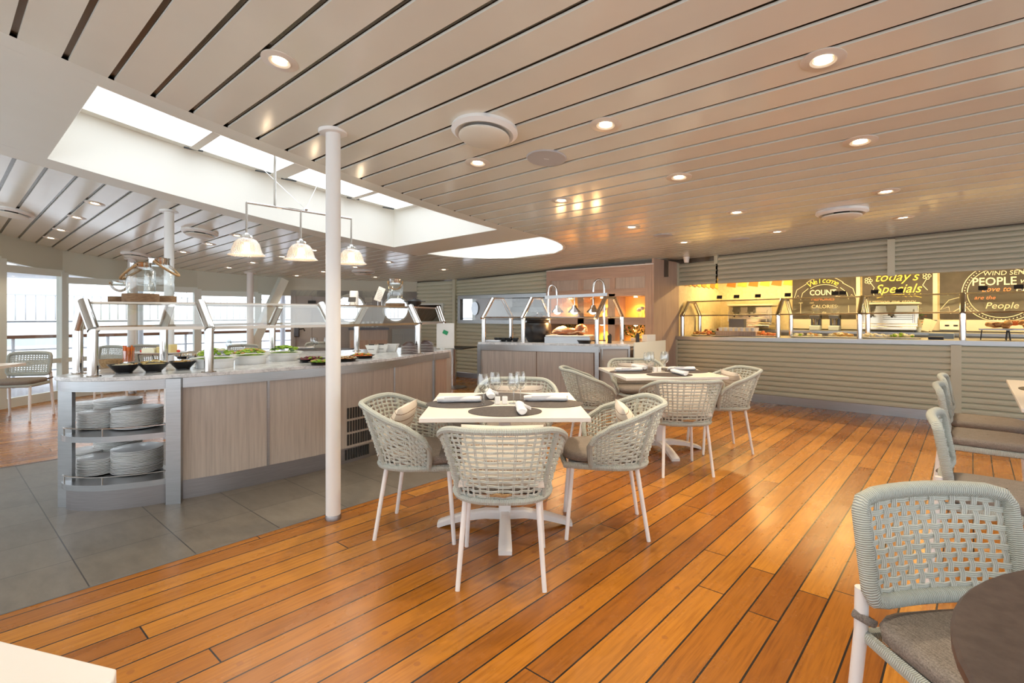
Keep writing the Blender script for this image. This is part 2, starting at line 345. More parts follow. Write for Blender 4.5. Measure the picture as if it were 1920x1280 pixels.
for a, b, c_, d_ in ((-11.4, SKX0, -3.2, DY), (SKX1, 4.5, -3.2, DY), (SKX0, SKX1, -3.2, SKY0), (SKX0, SKX1, SKY1, DY), (-11.4, 4.5, DY+DD, 9.4), (-11.4, DC-DR, DY, DY+DD), (DC+DR, 4.5, DY, DY+DD)):
    nn = max(1, int((d_-c_)/.3)); mm = max(1, int((b-a)/.5))
    uc.grid([[(lerp(a, b, j/mm), lerp(c_, d_, i/nn), zc(lerp(a, b, j/mm), lerp(c_, d_, i/nn))+.03) for j in range(mm+1)] for i in range(nn+1)])
struct('ceiling_upper', uc, 'groove', smooth=0)
ww = MB()                                   # skylight well walls, frame and its glazing
def wallq(mb, p, q, h, n=8):
    P = []
    for i in range(n+1):
        u, v = lerp(p[0], q[0], i/n), lerp(p[1], q[1], i/n); P.append([(u, v, zc(u, v)-.004), (u, v, zc(u, v)+h)])
    mb.grid(P)
for a, b in (((SKX0, SKY0), (SKX0, SKY1)), ((SKX0, SKY1), (SKX1, SKY1)), ((SKX1, SKY1), (SKX1, SKY0)), ((SKX1, SKY0), (SKX0, SKY0))): wallq(ww, a, b, WELL+.05)
struct('wall_skylight', ww, 'well', smooth=0)
sk = MB()
patch(sk, SKX0, SKX0+.10, SKY0, SKY1, WELL); patch(sk, SKX1-.10, SKX1, SKY0, SKY1, WELL)
for y0, y1 in ((SKY0, SKY0+.06), (1.66, 1.73), (2.41, 2.57), (3.36, 3.43), (SKY1-.08, SKY1)): patch(sk, SKX0+.1, SKX1-.1, y0, y1, WELL-.02)
sko = struct('window_1', sk, 'well', smooth=0)
gl = MB(); patch(gl, SKX0+.05, SKX1-.05, SKY0+.02, SKY1-.02, WELL+.03)
gl.build('window_pane', 'pane', sko, smooth=0)
hg = MB()
for y in (.78, 1.7, 2.35, 2.62, 3.4, 3.9): hg.box((SKX0+.09, y, zc(SKX0, y)+WELL-.012), (.02, .16, .012))
hg.build('hinge', 'iron', sko, smooth=0)
dm = MB(); P = []
ang = [math.pi*i/40 for i in range(41)]; dpts = [(DC+DR*math.cos(a), DY+DD*math.sin(a)) for a in ang]
for (a, b) in zip(dpts, dpts[1:]): wallq(dm, a, b, .3, 1)
wallq(dm, dpts[-1], dpts[0], .3)
for k in (0,):
    rim = [(u, v, zc(u, v)-.002) for u, v in dpts]; out = [(DC+(u-DC)*1.03, DY+(v-DY)*1.03, z) for u, v, z in rim]
    dm.grid([[a, b] for a, b in zip(rim, out)])
struct('wall_round_skylight', dm, 'well', smooth=0)
dg = MB(); dg.add([(u, v, zc(u, v)+.3) for u, v in dpts], [tuple(range(41))])
struct('window_2', dg, thin_glass('opal_pane', (1, .99, .96), .0), smooth=0)

X_C = -5.7
# ---------------------------------------------------------------- window wall on the left, porthole wall
def zb_(x, y): return zc(x, y)-.36
bw = MB(); nb = 0
allp = WIN+[PORT[1]]
for a, b in zip(allp, allp[1:]):
    n = 6; P = []
    for i in range(n+1):
        x, y = lerp(a[0], b[0], i/n), lerp(a[1], b[1], i/n); P.append([(x, y, zb_(x, y)), (x, y, zc(x, y)+.1)])
    bw.grid(P)
    P2 = [[(p[0][0], p[0][1], p[0][2]), (p[0][0]-.2, p[0][1], p[0][2])] for p in P]; bw.grid(P2)
struct('wall_left', bw, 'band', smooth=0)
jm = MB()
for px in (246, 470):
    p = aty(px, 590, {246: 2.42, 470: 4.32}[px]); jm.box((p.x+.012, p.y, zc(p.x, p.y)-.18), (.01, .012, .37))
struct('trim_3', jm, 'greyw', smooth=0)
wn = 3
def post(mb, x, y, w_, d_, z0, z1, ang): mb.box((x, y, (z0+z1)/2), (d_, w_, z1-z0), ang)
for k, (a, b) in enumerate(zip(WIN, WIN[1:])):
    a, b = Vector(a), Vector(b); L = (b-a).length; ang = math.atan2((b-a).y, (b-a).x)-math.pi/2
    fr = MB(); m_ = (a+b)/2
    post(fr, b.x, b.y, .12, .09, 0, zb_(b.x, b.y)+.02, ang)
    if k == 0: post(fr, a.x, a.y, .12, .09, 0, zb_(a.x, a.y)+.02, ang)
    for z0, z1 in ((0, .13), (.56, .63)): post(fr, m_.x, m_.y, L, .07, z0, z1, ang)
    zt = min(zb_(a.x, a.y), zb_(b.x, b.y)); post(fr, m_.x, m_.y, L, .06, zt-.05, zt+.05, ang)
    o = struct('window_%d' % wn, fr, 'frame', smooth=0); wn += 1
    g = MB(); post(g, m_.x, m_.y, L-.1, .008, .13, zt-.05, ang); g.build('window_pane', 'pane', o, smooth=0)
# porthole wall with two round openings
A_, B_ = Vector(PORT[0]), Vector(PORT[1]); PL = (B_-A_).length; PD = (B_-A_)/PL; PN = Vector((PD.y, -PD.x))   # PN faces the room
def pw_(s, z, off=0): q = A_+PD*s+PN*off; return (q.x, q.y, z)
def ray_s(px):                                # distance along the wall met by a column of the photo
    dx = (px-960)/F; d0 = Vector((C*dx-S, S*dx+C)); den = d0.x*PD.y-d0.y*PD.x
    return (A_.y*d0.x-A_.x*d0.y)/(PD.x*d0.y-PD.y*d0.x) if abs(den) > 1e-9 else 0
pm = MB(); holes = [(ray_s(657), 1.43, .29), (ray_s(742), 1.42, .27)]
def holewall(mb, s0, s1, z0, z1, hc):
    s, z, r = hc; n = 32; inner = [pw_(s+r*math.cos(2*math.pi*i/n), z+r*math.sin(2*math.pi*i/n)) for i in range(n)]
    inb = [pw_(s+r*math.cos(2*math.pi*i/n), z+r*math.sin(2*math.pi*i/n), -.12) for i in range(n)]
    def sq(a):
        c, t = math.cos(a), math.sin(a); kx = (s1-s)/c if c > 1e-9 else ((s0-s)/c if c < -1e-9 else 1e9); kz = (z1-z)/t if t > 1e-9 else ((z0-z)/t if t < -1e-9 else 1e9)
        k = min(abs(kx), abs(kz)); return pw_(s+k*c, z+k*t)
    # include exact corners
    angs = sorted([2*math.pi*i/n for i in range(n)]+[math.atan2(zz-z, ss-s) % (2*math.pi) for ss in (s0, s1) for zz in (z0, z1)])
    inr = [pw_(s+r*math.cos(a), z+r*math.sin(a)) for a in angs]; otr = [sq(a) for a in angs]; K = len(angs)
    mb.add(inr+otr, [(i, (i+1) % K, K+(i+1) % K, K+i) for i in range(K)])
    mb.add(inner+inb, [(i, (i+1) % n, n+(i+1) % n, n+i) for i in range(n)])
mid = (holes[0][0]+holes[1][0])/2
holewall(pm, holes[0][0]-.5, mid, 1.0, 1.8, holes[0]); holewall(pm, mid, holes[1][0]+.4, 1.0, 1.8, holes[1])
sW = ray_s(545)
def pquad(mb, s0, s1, z0, z1): mb.add([pw_(s0, z0), pw_(s1, z0), pw_(s1, z1), pw_(s0, z1)], [(0, 1, 2, 3)])
pquad(pm, sW, holes[0][0]-.5, 0, 1.8); pquad(pm, holes[0][0]-.5, holes[1][0]+.4, 0, 1.0); pquad(pm, holes[1][0]+.4, PL, 0, 1.8)
struct('wall_back_left', pm, 'greyw', smooth=0)
for i, (s, z, r) in enumerate(holes):
    mb = MB(); mb.tube([pw_(s+r*math.cos(a), z+r*math.sin(a), .01) for a in [2*math.pi*k/32 for k in range(32)]], .02, 6, closed=True)
    o = struct('window_%d' % (10+i), mb, 'frame'); g = MB(); g.add([pw_(s+r*math.cos(2*math.pi*k/24), z+r*math.sin(2*math.pi*k/24), -.05) for k in range(24)], [tuple(range(24))]); g.build('window_pane', 'pane', o, smooth=0)
tr = MB()                                     # wall joints, skirting and the panelled doors
for px in (552, 582, 700):
    s = ray_s(px); q = A_+PD*s; tr.box((q.x+PN.x*.01, q.y+PN.y*.01, .85), (.02, .05, 1.7), math.atan2(PD.y, PD.x)-math.pi/2)
struct('trim_4', tr, 'greyw', smooth=0)
dr = MB(); s = (ray_s(735)+ray_s(778))/2
q = A_+PD*s+PN*.02; wd = abs(ray_s(778)-ray_s(735)); aD = math.atan2(PD.y, PD.x)
dr.box((q.x, q.y, .5), (wd, .03, 1.0), aD)
for dx in (-.25, .25):
    for z in (.3, .72):
        p = q+PD*dx*wd+PN*.02
        for (ox, oz, sx, sz) in ((0, .17, .4, .02), (0, -.17, .4, .02), (.2, 0, .02, .36), (-.2, 0, .02, .36)): dr.box((p.x+PD.x*ox*wd, p.y+PD.y*ox*wd, z+oz), (sx*wd, .015, sz), aD)
struct('door_1', dr, 'sky', smooth=0)
# diagonal hull brace at the end of the windows
b0, b1 = aty(472, 652, 4.2), aty(532, 552, 4.75)
br = MB(); dvec = Vector(b1-b0); br.tube([b0+Vector((.1, -.05, -.6)), b0+Vector((.1, -.05, 0)), b1+Vector((.1, -.05, .3))], [.06, .11, .11], 4)
struct('trim_5', br, 'frame', smooth=0)

struct('wall_above_back', MB().b2(-11, X_C, 7.95, 8.0, 1.9, 2.5).b2(-5.74, -3.6, 7.79, 7.82, 1.9, 2.5).b2(-3.69, -3.662, 7.79, 8.33, 1.85, 2.5).b2(-9.2, -9.15, 7.0, 8.0, 0, 2.3), 'groove', smooth=0)  # dark sheets added to block the bright gaps above and beside the back walls
for nm_w, L_, vert in (('front', 'y', -3.2), ('right', 'x', 4.5)):   # unseen walls behind and right, added to cut sky reflections, glazed for daylight
    mb = MB(); rng = (-9.2, 4.5) if L_ == 'y' else (-3.2, 10.3); n_ = int((rng[1]-rng[0])/1.5)
    def wb(a, b, z0, z1): (mb.b2(a, b, vert-.1, vert, z0, z1) if L_ == 'y' else mb.b2(vert, vert+.1, a, b, z0, z1))
    wb(*rng, 0, .3); wb(*rng, 2.4, 3.3)
    for k in range(n_+1): q_ = lerp(rng[0], rng[1], k/n_); wb(q_-.08, q_+.08, .3, 2.4)
    struct('wall_'+nm_w, mb, 'flat', smooth=0)
# ---------------------------------------------------------------- outside the windows: side deck, rails and a moored white ship side
struct('floor_outside', MB().b2(-16, -10.9, -6, 14, -.35, -.05).b2(-10.9, -9.2, -6, .3, -.3, -.05), 'deck', smooth=0)
rl = thing('deck_railing', 'outer ship railing with a varnished handrail seen through the left windows', 'railing', (-13.2, 0, -.05))
t_ = MB().b2(-13.26, -13.14, -5, 12, .86, .92); t_.build('handrail', 'rail', rl, True, smooth=0)
for z in (.25, .45, .65): MB().cyl((-13.2, -5, z), (-13.2, 12, z), .015, n=6).build('rail', 'hull', rl, True)
for i in range(12): MB().cyl((-13.2, -4.5+1.4*i, -.05), (-13.2, -4.5+1.4*i, .88), .025, n=8).build('stanchion', 'hull', rl, True)
hs = thing('ship_hull', 'pale ship side with an upper gallery beyond the outer railing', 'ship', (-24, 3, -3))
MB().b2(-26, -23, -14, 26, -3, 1.05).build('hull_plating', 'hull', hs, True, smooth=0)
MB().b2(-26, -23.2, -14, 26, 1.05, 1.09).build('gunwale', 'oven', hs, True, smooth=0)
g = MB()
for i in range(110): g.b2(-23.6, -23.57, -10+.25*i, -9.965+.25*i, 1.12, 1.95)
g.b2(-23.62, -23.54, -14, 26, 1.95, 1.99); g.build('gallery_screen', 'grey', hs, True, smooth=0)
MB().b2(-23.02, -22.95, -14, 26, .3, .55).build('window_band', 'sky', hs, True, smooth=0)
up = thing('outer_awning', 'pale overhanging deck roof outside the left windows', 'roof', (-12.4, 2, 2.2))
MB().b2(-13.6, -11.5, -5, 11, 2.0, 2.1).build('roof_slab', 'hull', up, True, smooth=0)
for i in range(5): MB().cyl((-13.0, -3+3*i, -.05), (-13.0, -3+3*i, 2.0), .06, n=12).build('post', 'hull', up, True)

# ---------------------------------------------------------------- shuttered back walls
def louv(mb, p, q, z0f, z1f, pitch, n=8, d=.02):
    p, q = Vector(p), Vector(q); D = (q-p).normalized(); N = Vector((D.y, -D.x))
    z00, z10 = z0f(0), z1f(0); k = max(1, round((max(z10, z1f(1))-min(z00, z0f(1)))/pitch))
    for j in range(k):
        rows = []
        for (f, o) in ((0, -.012), (.02, d*.7), (.10, d), (.45, d*1.1), (.78, d*.7), (.86, d*.2), (.865, -.012), (1, -.012)):
            row = []
            for i in range(n+1):
                t = i/n; a, b = z0f(t), z1f(t); z = lerp(a, b, (j+f)/k); X = p+(q-p)*t+N*o; row.append((X.x, X.y, z))
            rows.append(row)
        mb.grid(rows)
YB = 8.25
def zbar(X): return .945+.0125*(X+3.7)
X0, X1 = -3.66, 3.2
def lin(f, a, b): return lambda t: f(lerp(a, b, t))
# bar front
for i, (xa, xb) in enumerate(((X0+.03, -.19), (-.09, X1))):
    mb = MB(); louv(mb, (xa, YB), (xb, YB), lin(lambda x: .12, xa, xb), lin(lambda x: zbar(x)-.055, xa, xb), .072)
    struct('wall_bar_front' if i == 0 else 'wall_bar_front_right', mb, 'louvre', smooth=.3)
struct('trim_6', MB().b2(-.19, -.09, YB-.03, YB+.05, .12, zbar(-.1)-.05).b2(X0-.02, X0+.03, YB-.03, YB+.05, 0, zbar(X0)-.05), 'louvre', smooth=0)
struct('baseboard_bar', MB().b2(X0, X1, YB-.012, YB+.05, 0, .12), 'steel', smooth=0)
# upper shutter
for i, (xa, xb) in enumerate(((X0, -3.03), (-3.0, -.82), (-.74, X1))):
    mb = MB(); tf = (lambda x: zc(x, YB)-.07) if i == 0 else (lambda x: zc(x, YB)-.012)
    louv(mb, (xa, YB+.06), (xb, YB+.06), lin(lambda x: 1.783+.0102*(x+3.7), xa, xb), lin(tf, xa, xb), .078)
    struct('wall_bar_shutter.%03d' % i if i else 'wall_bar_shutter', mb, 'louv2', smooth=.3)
tz = lambda x: zc(x, YB)
struct('trim_7', MB().b2(-.82, -.74, YB+.02, YB+.12, 1.80, tz(-.78)-.03).b2(-3.05, -3.0, YB+.02, YB+.1, tz(-3)-.13, tz(-3)).b2(X0, X0+.025, YB+.02, YB+.1, 1.78, tz(X0)-.06), 'louvre', smooth=0)
struct('trim_8', MB().b2(X0-.1, -3.03, YB+.09, YB+.12, 1.8, tz(-3.3)+.1).b2(-3.05, X1, YB+.09, YB+.12, 1.9, tz(-3.3)+.2), 'groove', smooth=0)
# hatch wall left of the shelving unit, with two serving hatches
HW = [(-8.17, 7.46), (-5.70, 7.60)]
HL = [(-9.02, 7.11), (-8.17, 7.46)]
hz0, hz1 = 1.19, 1.63
h0x, h1x = -8.0, -5.70
mb = MB()
louv(mb, HW[0], HW[1], lambda t: .1, lambda t: hz0, .08)
louv(mb, HW[0], HW[1], lambda t: hz1, lin(lambda x: zc(x, 7.5)-.02, HW[0][0], HW[1][0]), .08)
louv(mb, HW[0], (h0x, 7.47), lambda t: hz0, lambda t: hz1, .08, 1)
struct('wall_back', mb, 'louvre', smooth=.3)
mb = MB(); louv(mb, HL[0], HL[1], lambda t: .1, lambda t: 1.15, .08); louv(mb, HL[0], HL[1], lambda t: 1.52, lin(lambda x: zc(x, 7.2)-.02, HL[0][0], HL[1][0]), .08)
louv(mb, (-8.42, 7.357), HL[1], lambda t: 1.15, lambda t: 1.52, .08, 1)
struct('wall_back_corner', mb, 'louvre', smooth=.3)
tb = MB(); tb.box((-8.17, 7.42, 1.05), (.07, .07, 2.1), R(10))
struct('trim_9', tb, 'louvre', smooth=0)
struct('baseboard_back', MB().add([(-9.02, 7.09, 0), (-8.17, 7.44, 0), (-5.7, 7.58, 0), (-9.02, 7.09, .1), (-8.17, 7.44, .1), (-5.7, 7.58, .1)], [(0, 1, 4, 3), (1, 2, 5, 4)]), 'kick', smooth=0)
fr = MB()
for (xa, xb, z) in ((h0x-.03, h1x, hz0-.03), (h0x-.03, h1x, hz1+.03)): fr.box(((xa+xb)/2, 7.5, z), (xb-xa, .09, .07), R(3.2))
fr.box((h0x, 7.43, (hz0+hz1)/2), (.07, .09, hz1-hz0+.12), R(3.2))
struct('window_12', fr, 'steel', smooth=0)
fr2 = MB(); fr2.box((-8.44, 7.33, 1.335), (.05, .07, .42), R(22)); fr2.box((-8.72, 7.22, 1.14), (.62, .07, .04), R(22)); fr2.box((-8.72, 7.22, 1.53), (.62, .07, .04), R(22))
struct('window_13', fr2, 'frame', smooth=0)
# galley behind the hatches
struct('wall_galley', MB().b2(-10.5, -5.6, 10.2, 10.3, 0, 2.3).b2(-5.74, -5.66, 7.9, 10.2, 0, 2.2), 'frame', smooth=0)
struct('ceiling_galley', MB().b2(-11.2, -3.7, 7.75, 12, 2.24, 2.34), 'flat', smooth=0)
gd = thing('galley_partition', 'pale galley panel with a round grey porthole seen through the serving hatch', 'partition', (-8.5, 9, 0))
MB().b2(-9.35, -7.75, 9.2, 9.26, 0, 2.2).build('panel', 'white', gd, True, smooth=0)
pc = aty(890, 578, 9.17); MB().lathe([(0, 0), (.17, 0), (.17, .02)], 28).build('porthole', 'steel', gd).matrix_local = Matrix.Translation(Vector((pc.x, 9.19, pc.z))-gd.location) @ Matrix.Rotation(R(90), 4, 'X') @ Matrix.Scale(.72, 4, (1, 0, 0))
hd = thing('extractor_hood', 'stainless extractor hood over the galley range behind the serving hatch', 'hood', (-6.6, 8.9, 1.4))
MB().b2(-7.5, -5.78, 8.5, 9.4, 1.42, 2.2).build('hood_body', 'kick', hd, True, smooth=0)
MB().b2(-7.5, -5.78, 8.44, 8.5, 1.36, 1.46).build('hood_lip', 'steel', hd, True, smooth=0)
rg = thing('galley_range', 'steel galley range with a shelf and pots behind the hatch', 'stove', (-6.6, 9, 0))
MB().b2(-7.6, -5.78, 8.5, 9.4, 0, 1.12).build('range_body', 'kick', rg, True, smooth=0)
MB().tube([(-7.0, 8.7, 1.12), (-7.0, 8.7, 1.28), (-6.9, 8.7, 1.33), (-6.8, 8.7, 1.28), (-6.8, 8.7, 1.25)], .012, 6).build('tap', 'chrome', rg, True)
# ---------------------------------------------------------------- poles
def pole(name, x, y, label, r=.046):
    zt = zc(x, y); t = thing(name, label, 'pole', (x, y, 0))
    MB().cyl((0, 0, 0), (0, 0, zt+.01), r, n=32).build('shaft', 'white', t)
    MB().lathe([(0, zt-.012), (r+.04, zt-.012), (r+.045, zt-.006), (r+.045, zt+.01)], 32).build('top_flange', 'white', t)
    MB().lathe([(r+.004, 0), (r+.004, .02), (r, .03), (r-.01, .03)], 24).build('base_collar', 'kick', t)
pole('support_pole', -3.055, 1.735, 'white painted steel pole in the middle foreground on the plank edge')
pole('support_pole.001', -6.34, 1.72, 'white painted pole behind the salad bar, beside the rope handled jars')
for i, (px, py, Y) in enumerate(((243, 600, 2.3), (463, 600, 4.1))):
    p = aty(px, 600, Y); pole('support_pole', p.x+.15, p.y, ['round white tube against the window just left of the jars', 'round white tube at the window beside the diagonal brace'][i], .06)

# ---------------------------------------------------------------- woven armchair (faces +Y locally)
SM = 2.25                                     # half angle of the shell
def shell(s, t):
    """s in -SM..SM around the back (0 = back), t 0 bottom..1 rim"""
    a = abs(s); sg = 1 if s >= 0 else -1
    wb, wt, db, dt = .235, .315, .225, .335
    wx, dy = lerp(wb, wt, t**1.15), lerp(db, dt, t**1.1)
    if a < math.pi/2:
        x = wx*abs(math.sin(a))**.72; y = -dy*abs(math.cos(a))**.85
    else: x = wx-(a-math.pi/2)*.02; y = (a-math.pi/2)*.15
    f = max(0, (a-.55)/(SM-.55)); f = f*f*(3-2*f)
    zt = lerp(.775, .625, f)
    if a > SM-.28: q = (a-SM+.28)/.28; zt -= .022*q*q
    return Vector((x*sg, y-.02, lerp(.425, zt, t)))
def make_armchair(name, label, seed=1):
    t = thing(name, label, 'chair'); N = 44
    ss = [lerp(-SM, SM, i/N) for i in range(N+1)]
    fr = MB()
    rim = [shell(s, 1) for s in ss]
    # rim turning down into the front uprights
    def down(s, sg): return [shell(s, 1)+Vector((0, .018, -.03)), shell(s, .72)+Vector((0, .026, 0)), shell(s, .35)+Vector((0, .02, 0)), shell(s, 0)+Vector((0, .01, -.005))]
    fr.tube(down(-SM, -1)[::-1]+rim+down(SM, 1), .0165, 8)
    ring = [shell(s, 0) for s in ss]+[Vector((.19, .24, .425)), Vector((0, .255, .425)), Vector((-.19, .24, .425))]
    fr.tube(ring, .0185, 8, closed=True)
    for sg in (-1, 1): fr.tube([shell(sg*.88, q)+Vector((0, -.006, 0)) for q in (0, .25, .5, .75, 1)], .013, 7)
    fr.build('frame', 'rope', t)
    wv = MB(); NV = 32
    for i in range(1, NV):
        s = lerp(-SM, SM, i/NV)
        for o in (-.012, .012):
            wv.tube([shell(s+o, q)+Vector((math.sin(s), -math.cos(s), 0))*.003*(1 if k % 2 else -1) for k, q in enumerate([j/8 for j in range(9)])], .0030, 4, cap=False)
    rnd = random.Random(seed)
    for j in range(1, 14):
        tt = j/14.2; P = []
        for i in range(2*NV+1):
            s = lerp(-SM, SM, i/(2*NV)); P.append(shell(s, tt)+Vector((math.sin(s), -math.cos(s), 0))*.0055*(1 if (i//2+j) % 2 else -1))
        for o in (-.0033, .0033): wv.tube([p+Vector((0, 0, o)) for p in P], .0028, 4, cap=False)
    wv.build('rope_weave', 'cord', t)
    for sx in (-1, 1):
        for (x0, y0, x1, y1) in ((.175, -.17, .205, -.235), (.19, .2, .215, .235)):
            lg = MB(); lg.tube([(sx*x0, y0, .425), (sx*x1, y1, 0)], [.0135, .0115], 12); o = lg.build('leg', 'legs', t)
    cu = MB(); n = 28; rows = []
    for z, k in ((0, .9), (.008, .985), (.03, 1.02), (.05, .985), (.058, .9), (.061, .5), (.062, .02)):
        rows.append([(x*k, y*k+.02, .446+z) for x, y in [(math.copysign(abs(math.cos(a))**.55, math.cos(a))*.225, math.copysign(abs(math.sin(a))**.55, math.sin(a))*.235) for a in [2*math.pi*i/n for i in range(n+1)]]])
    cu.grid(rows); cu.add(rows[0][:-1], [tuple(range(n-1, -1, -1))]); cu.build('seat_cushion', 'cushion', t, smooth=1.2)
    tg = MB(); tg.tube([(-.05, -.255, .455), (-.02, -.262, .462), (.02, -.262, .458), (.05, -.255, .462)], [.005, .009, .009, .005], 6); tg.build('tie_strap', 'jute', t)
    MB().box((0, .02, .432), (.36, .40, .015)).build('seat_panel', 'legs', t, smooth=0)
    return t
def make_pillow(label):
    t = MB(); n = 12; rows = [[], []]
    P = [[], []]
    for k, sg in enumerate((1, -1)):
        for i in range(n+1):
            r = []
            for j in range(n+1):
                u, v = 2*i/n-1, 2*j/n-1; th = .055*(max(0, (1-u*u)*(1-v*v)))**.45
                r.append((u*(.205-.02*(1-v*v)*0)*(1-.05*(1-abs(v))), sg*th, v*.15*(1-.05*(1-abs(u)))))
            P[k].append(r)
    t.grid(P[0]).grid([r[::-1] for r in P[1]])
    o = t.build('scatter_cushion', 'stripe', smooth=1.5); return tag(o, label, 'cushion', 'striped cushions on the woven armchairs')
armchair = make_armchair('woven_armchair', 'x')
pillow = make_pillow('x'); used = []
def put_chair(x, y, deg, label, group='woven armchairs around the tables', pl=None, psh=0):
    """deg: direction the chair faces, counter-clockwise from +X"""
    rz = R(deg-90)
    if 'c' not in used: used.append('c'); o = armchair; o.location = (x, y, 0); o.rotation_euler = (0, 0, rz); o['label'] = label; o['group'] = group
    else: o = dup(armchair, (x, y, 0), rz, label, group)
    if pl:
        d = Vector((math.cos(R(deg)), math.sin(R(deg)), 0)); q = Vector((x, y, 0))-d*.155
        if 'p' not in used: p = pillow; used.append('p')
        else: p = pillow.copy(); col.objects.link(p)
        p.location = (q.x, q.y, .618); p.rotation_euler = (R(-24), 0, rz); p['label'] = pl
    return o
# side chair with woven back (faces +Y locally)
def make_sidechair():
    t = thing('woven_side_chair', 'x', 'chair')
    W, zb, zt = .225, .535, .80
    def bk(u, v): return Vector((u*W, -.215-.045*v+.05*(u*u)*0.6, lerp(zb, zt, v)+.012*(1-u*u)*(v-.2)))
    pts = []
    for (u0, v0, u1, v1) in ((-1, 0, 1, 0), (1, 0, 1, 1), (1, 1, -1, 1), (-1, 1, -1, 0)):
        for k in range(8): q = k/8; pts.append((lerp(u0, u1, q), lerp(v0, v1, q)))
    def rnd_(u, v):                              # rounded corners
        r = .2; a, b = abs(u), abs(2*v-1)
        if a > 1-r and b > 1-r:
            da, db = (a-1+r)/r, (b-1+r)/r; k = max(da, db)/max(1e-6, math.hypot(da, db)); a = 1-r+r*da*k; b = 1-r+r*db*k
        return math.copysign(a, u), (math.copysign(b, 2*v-1)+1)/2
    MB().tube([bk(*rnd_(u, v)) for u, v in pts], .021, 9, closed=True).build('back_frame', 'rope', t)
    wv = MB(); NU, NVV = 15, 11
    for i in range(1, NU):
        u = 2*i/NU-1
        for o in (-.0055, 0, .0055): wv.tube([bk(u, v)+Vector((o, .003*(1 if (k+i) % 2 else -1), 0)) for k, v in enumerate([j/NVV for j in range(NVV+1)])], .0027, 4, cap=False)
    for j in range(1, NVV):
        for o in (-.0055, 0, .0055): wv.tube([bk(2*i/NU-1, j/NVV)+Vector((0, .004*(-1 if (j+i) % 2 else 1), o)) for i in range(NU+1)], .0027, 4, cap=False)
    wv.build('rope_weave', 'cord', t)
    for sx in (-1, 1):
        MB().tube([(sx*.235, -.27, 0), (sx*.222, -.225, .44), (sx*.222, -.222, .56)], [.014, .017, .017], 12).build('leg', 'legs', t)
        MB().tube([(sx*.225, .24, 0), (sx*.215, .215, .43)], [.014, .016], 12).build('leg', 'legs', t)
    MB().tube([(-.215, -.22, .43), (.215, -.22, .43), (.225, 0, .43), (.215, .22, .43), (-.215, .22, .43), (-.225, 0, .43)], .019, 8, closed=True).build('seat_frame', 'rope', t)
    cu = MB(); n = 24; rows = []
    for z, k in ((0, .94), (.006, 1), (.03, 1.02), (.046, .99), (.052, .9), (.055, .4), (.055, .02)):
        rows.append([(math.copysign(abs(math.cos(a))**.4, math.cos(a))*.225*k, math.copysign(abs(math.sin(a))**.4, math.sin(a))*.225*k+.01, .447+z) for a in [2*math.pi*i/n for i in range(n+1)]])
    cu.grid(rows); cu.build('seat_cushion', 'cushion', t, smooth=1.2)
    for sx in (-1, 1): MB().tube([(sx*.2, -.2, .47), (sx*.225, -.247, .485), (sx*.245, -.225, .49), (sx*.222, -.2, .48), (sx*.2, -.2, .47)], .011, 6, flat=.5).build('tie_strap', 'cushion', t)
    MB().box((0, 0, .436), (.38, .38, .012)).build('seat_panel', 'legs', t, smooth=0)
    return t
sidechair = make_sidechair()
def put_side(x, y, deg, label, group='woven side chairs'):
    if 's' not in used: used.append('s'); o = sidechair; o.location = (x, y, 0); o.rotation_euler = (0, 0, R(deg-90)); o['label'] = label; o['group'] = group; return o
    return dup(sidechair, (x, y, 0), R(deg-90), label, group)
# ---------------------------------------------------------------- tables
def square_table(x, y, deg, sz, label, base=True):
    t = thing('dining_table', label, 'table', (x, y, 0), R(deg), 'square white dining tables')
    MB().box((0, 0, .7375), (sz[0], sz[1], .025)).build('tabletop', 'top', t, bev=.003, smooth=.5)
    MB().box((0, 0, .71), (.40, .40, .025)).build('top_plate', 'white', t, smooth=0)
    MB().box((0, 0, .385), (.075, .075, .64)).build('column', 'white', t, bev=.006, smooth=.5)
    for k in range(4):
        a = k*math.pi/2; c, s = math.cos(a), math.sin(a); lg = MB(); P = []
        for (r, z, h, w_) in ((.02, .07, .05, .032), (.12, .075, .05, .032), (.25, .058, .042, .034), (.36, .03, .032, .037), (.40, .018, .03, .038), (.415, .012, .022, .036)):
            P.append([(r*c-o*s, r*s+o*c, z+q) for o, q in ((-w_, -h/2 if r < .36 else -.017), (-w_, h/2*.6), (-w_*.7, h/2), (w_*.7, h/2), (w_, h/2*.6), (w_, -h/2 if r < .36 else -.017), (-w_, -h/2 if r < .36 else -.017))])
        lg.grid(P); lg.add(P[-1][:-1], [tuple(range(6))]); lg.build('foot', 'white', t, smooth=.6)
    return t
T1, T1A = (-2.17, 2.39), 42.5
T2, T2A = (-2.27, 4.71), 47
square_table(*T1, T1A, (.92, .90), 'square white table in the foreground laid for four')
square_table(*T2, T2A, (.94, .92), 'square white laid table further back beside the bar')
def loc_(T, A, x, y): a = R(A); return (T[0]+x*math.cos(a)-y*math.sin(a), T[1]+x*math.sin(a)+y*math.cos(a))
def wine_proto():
    t = thing('wine_glass', 'x', 'glass')
    MB().lathe([(0, .0), (.033, .0), (.033, .0015), (.012, .003), (.004, .008), (.0034, .07), (.006, .078)], 20).build('stem', 'glass', t)
    b = MB(); pr = [(.004, .075), (.022, .083), (.036, .105), (.039, .13), (.034, .165), (.029, .19)]; n = 22
    vs = [(r*math.cos(2*math.pi*j/n), r*math.sin(2*math.pi*j/n), z) for r, z in pr for j in range(n)]
    b.add(vs, [(i*n+j, i*n+(j+1) % n, (i+1)*n+(j+1) % n, (i+1)*n+j) for i in range(len(pr)-1) for j in range(n)]); b.build('bowl', 'glass', t, smooth=1.5); return t
wine = wine_proto()
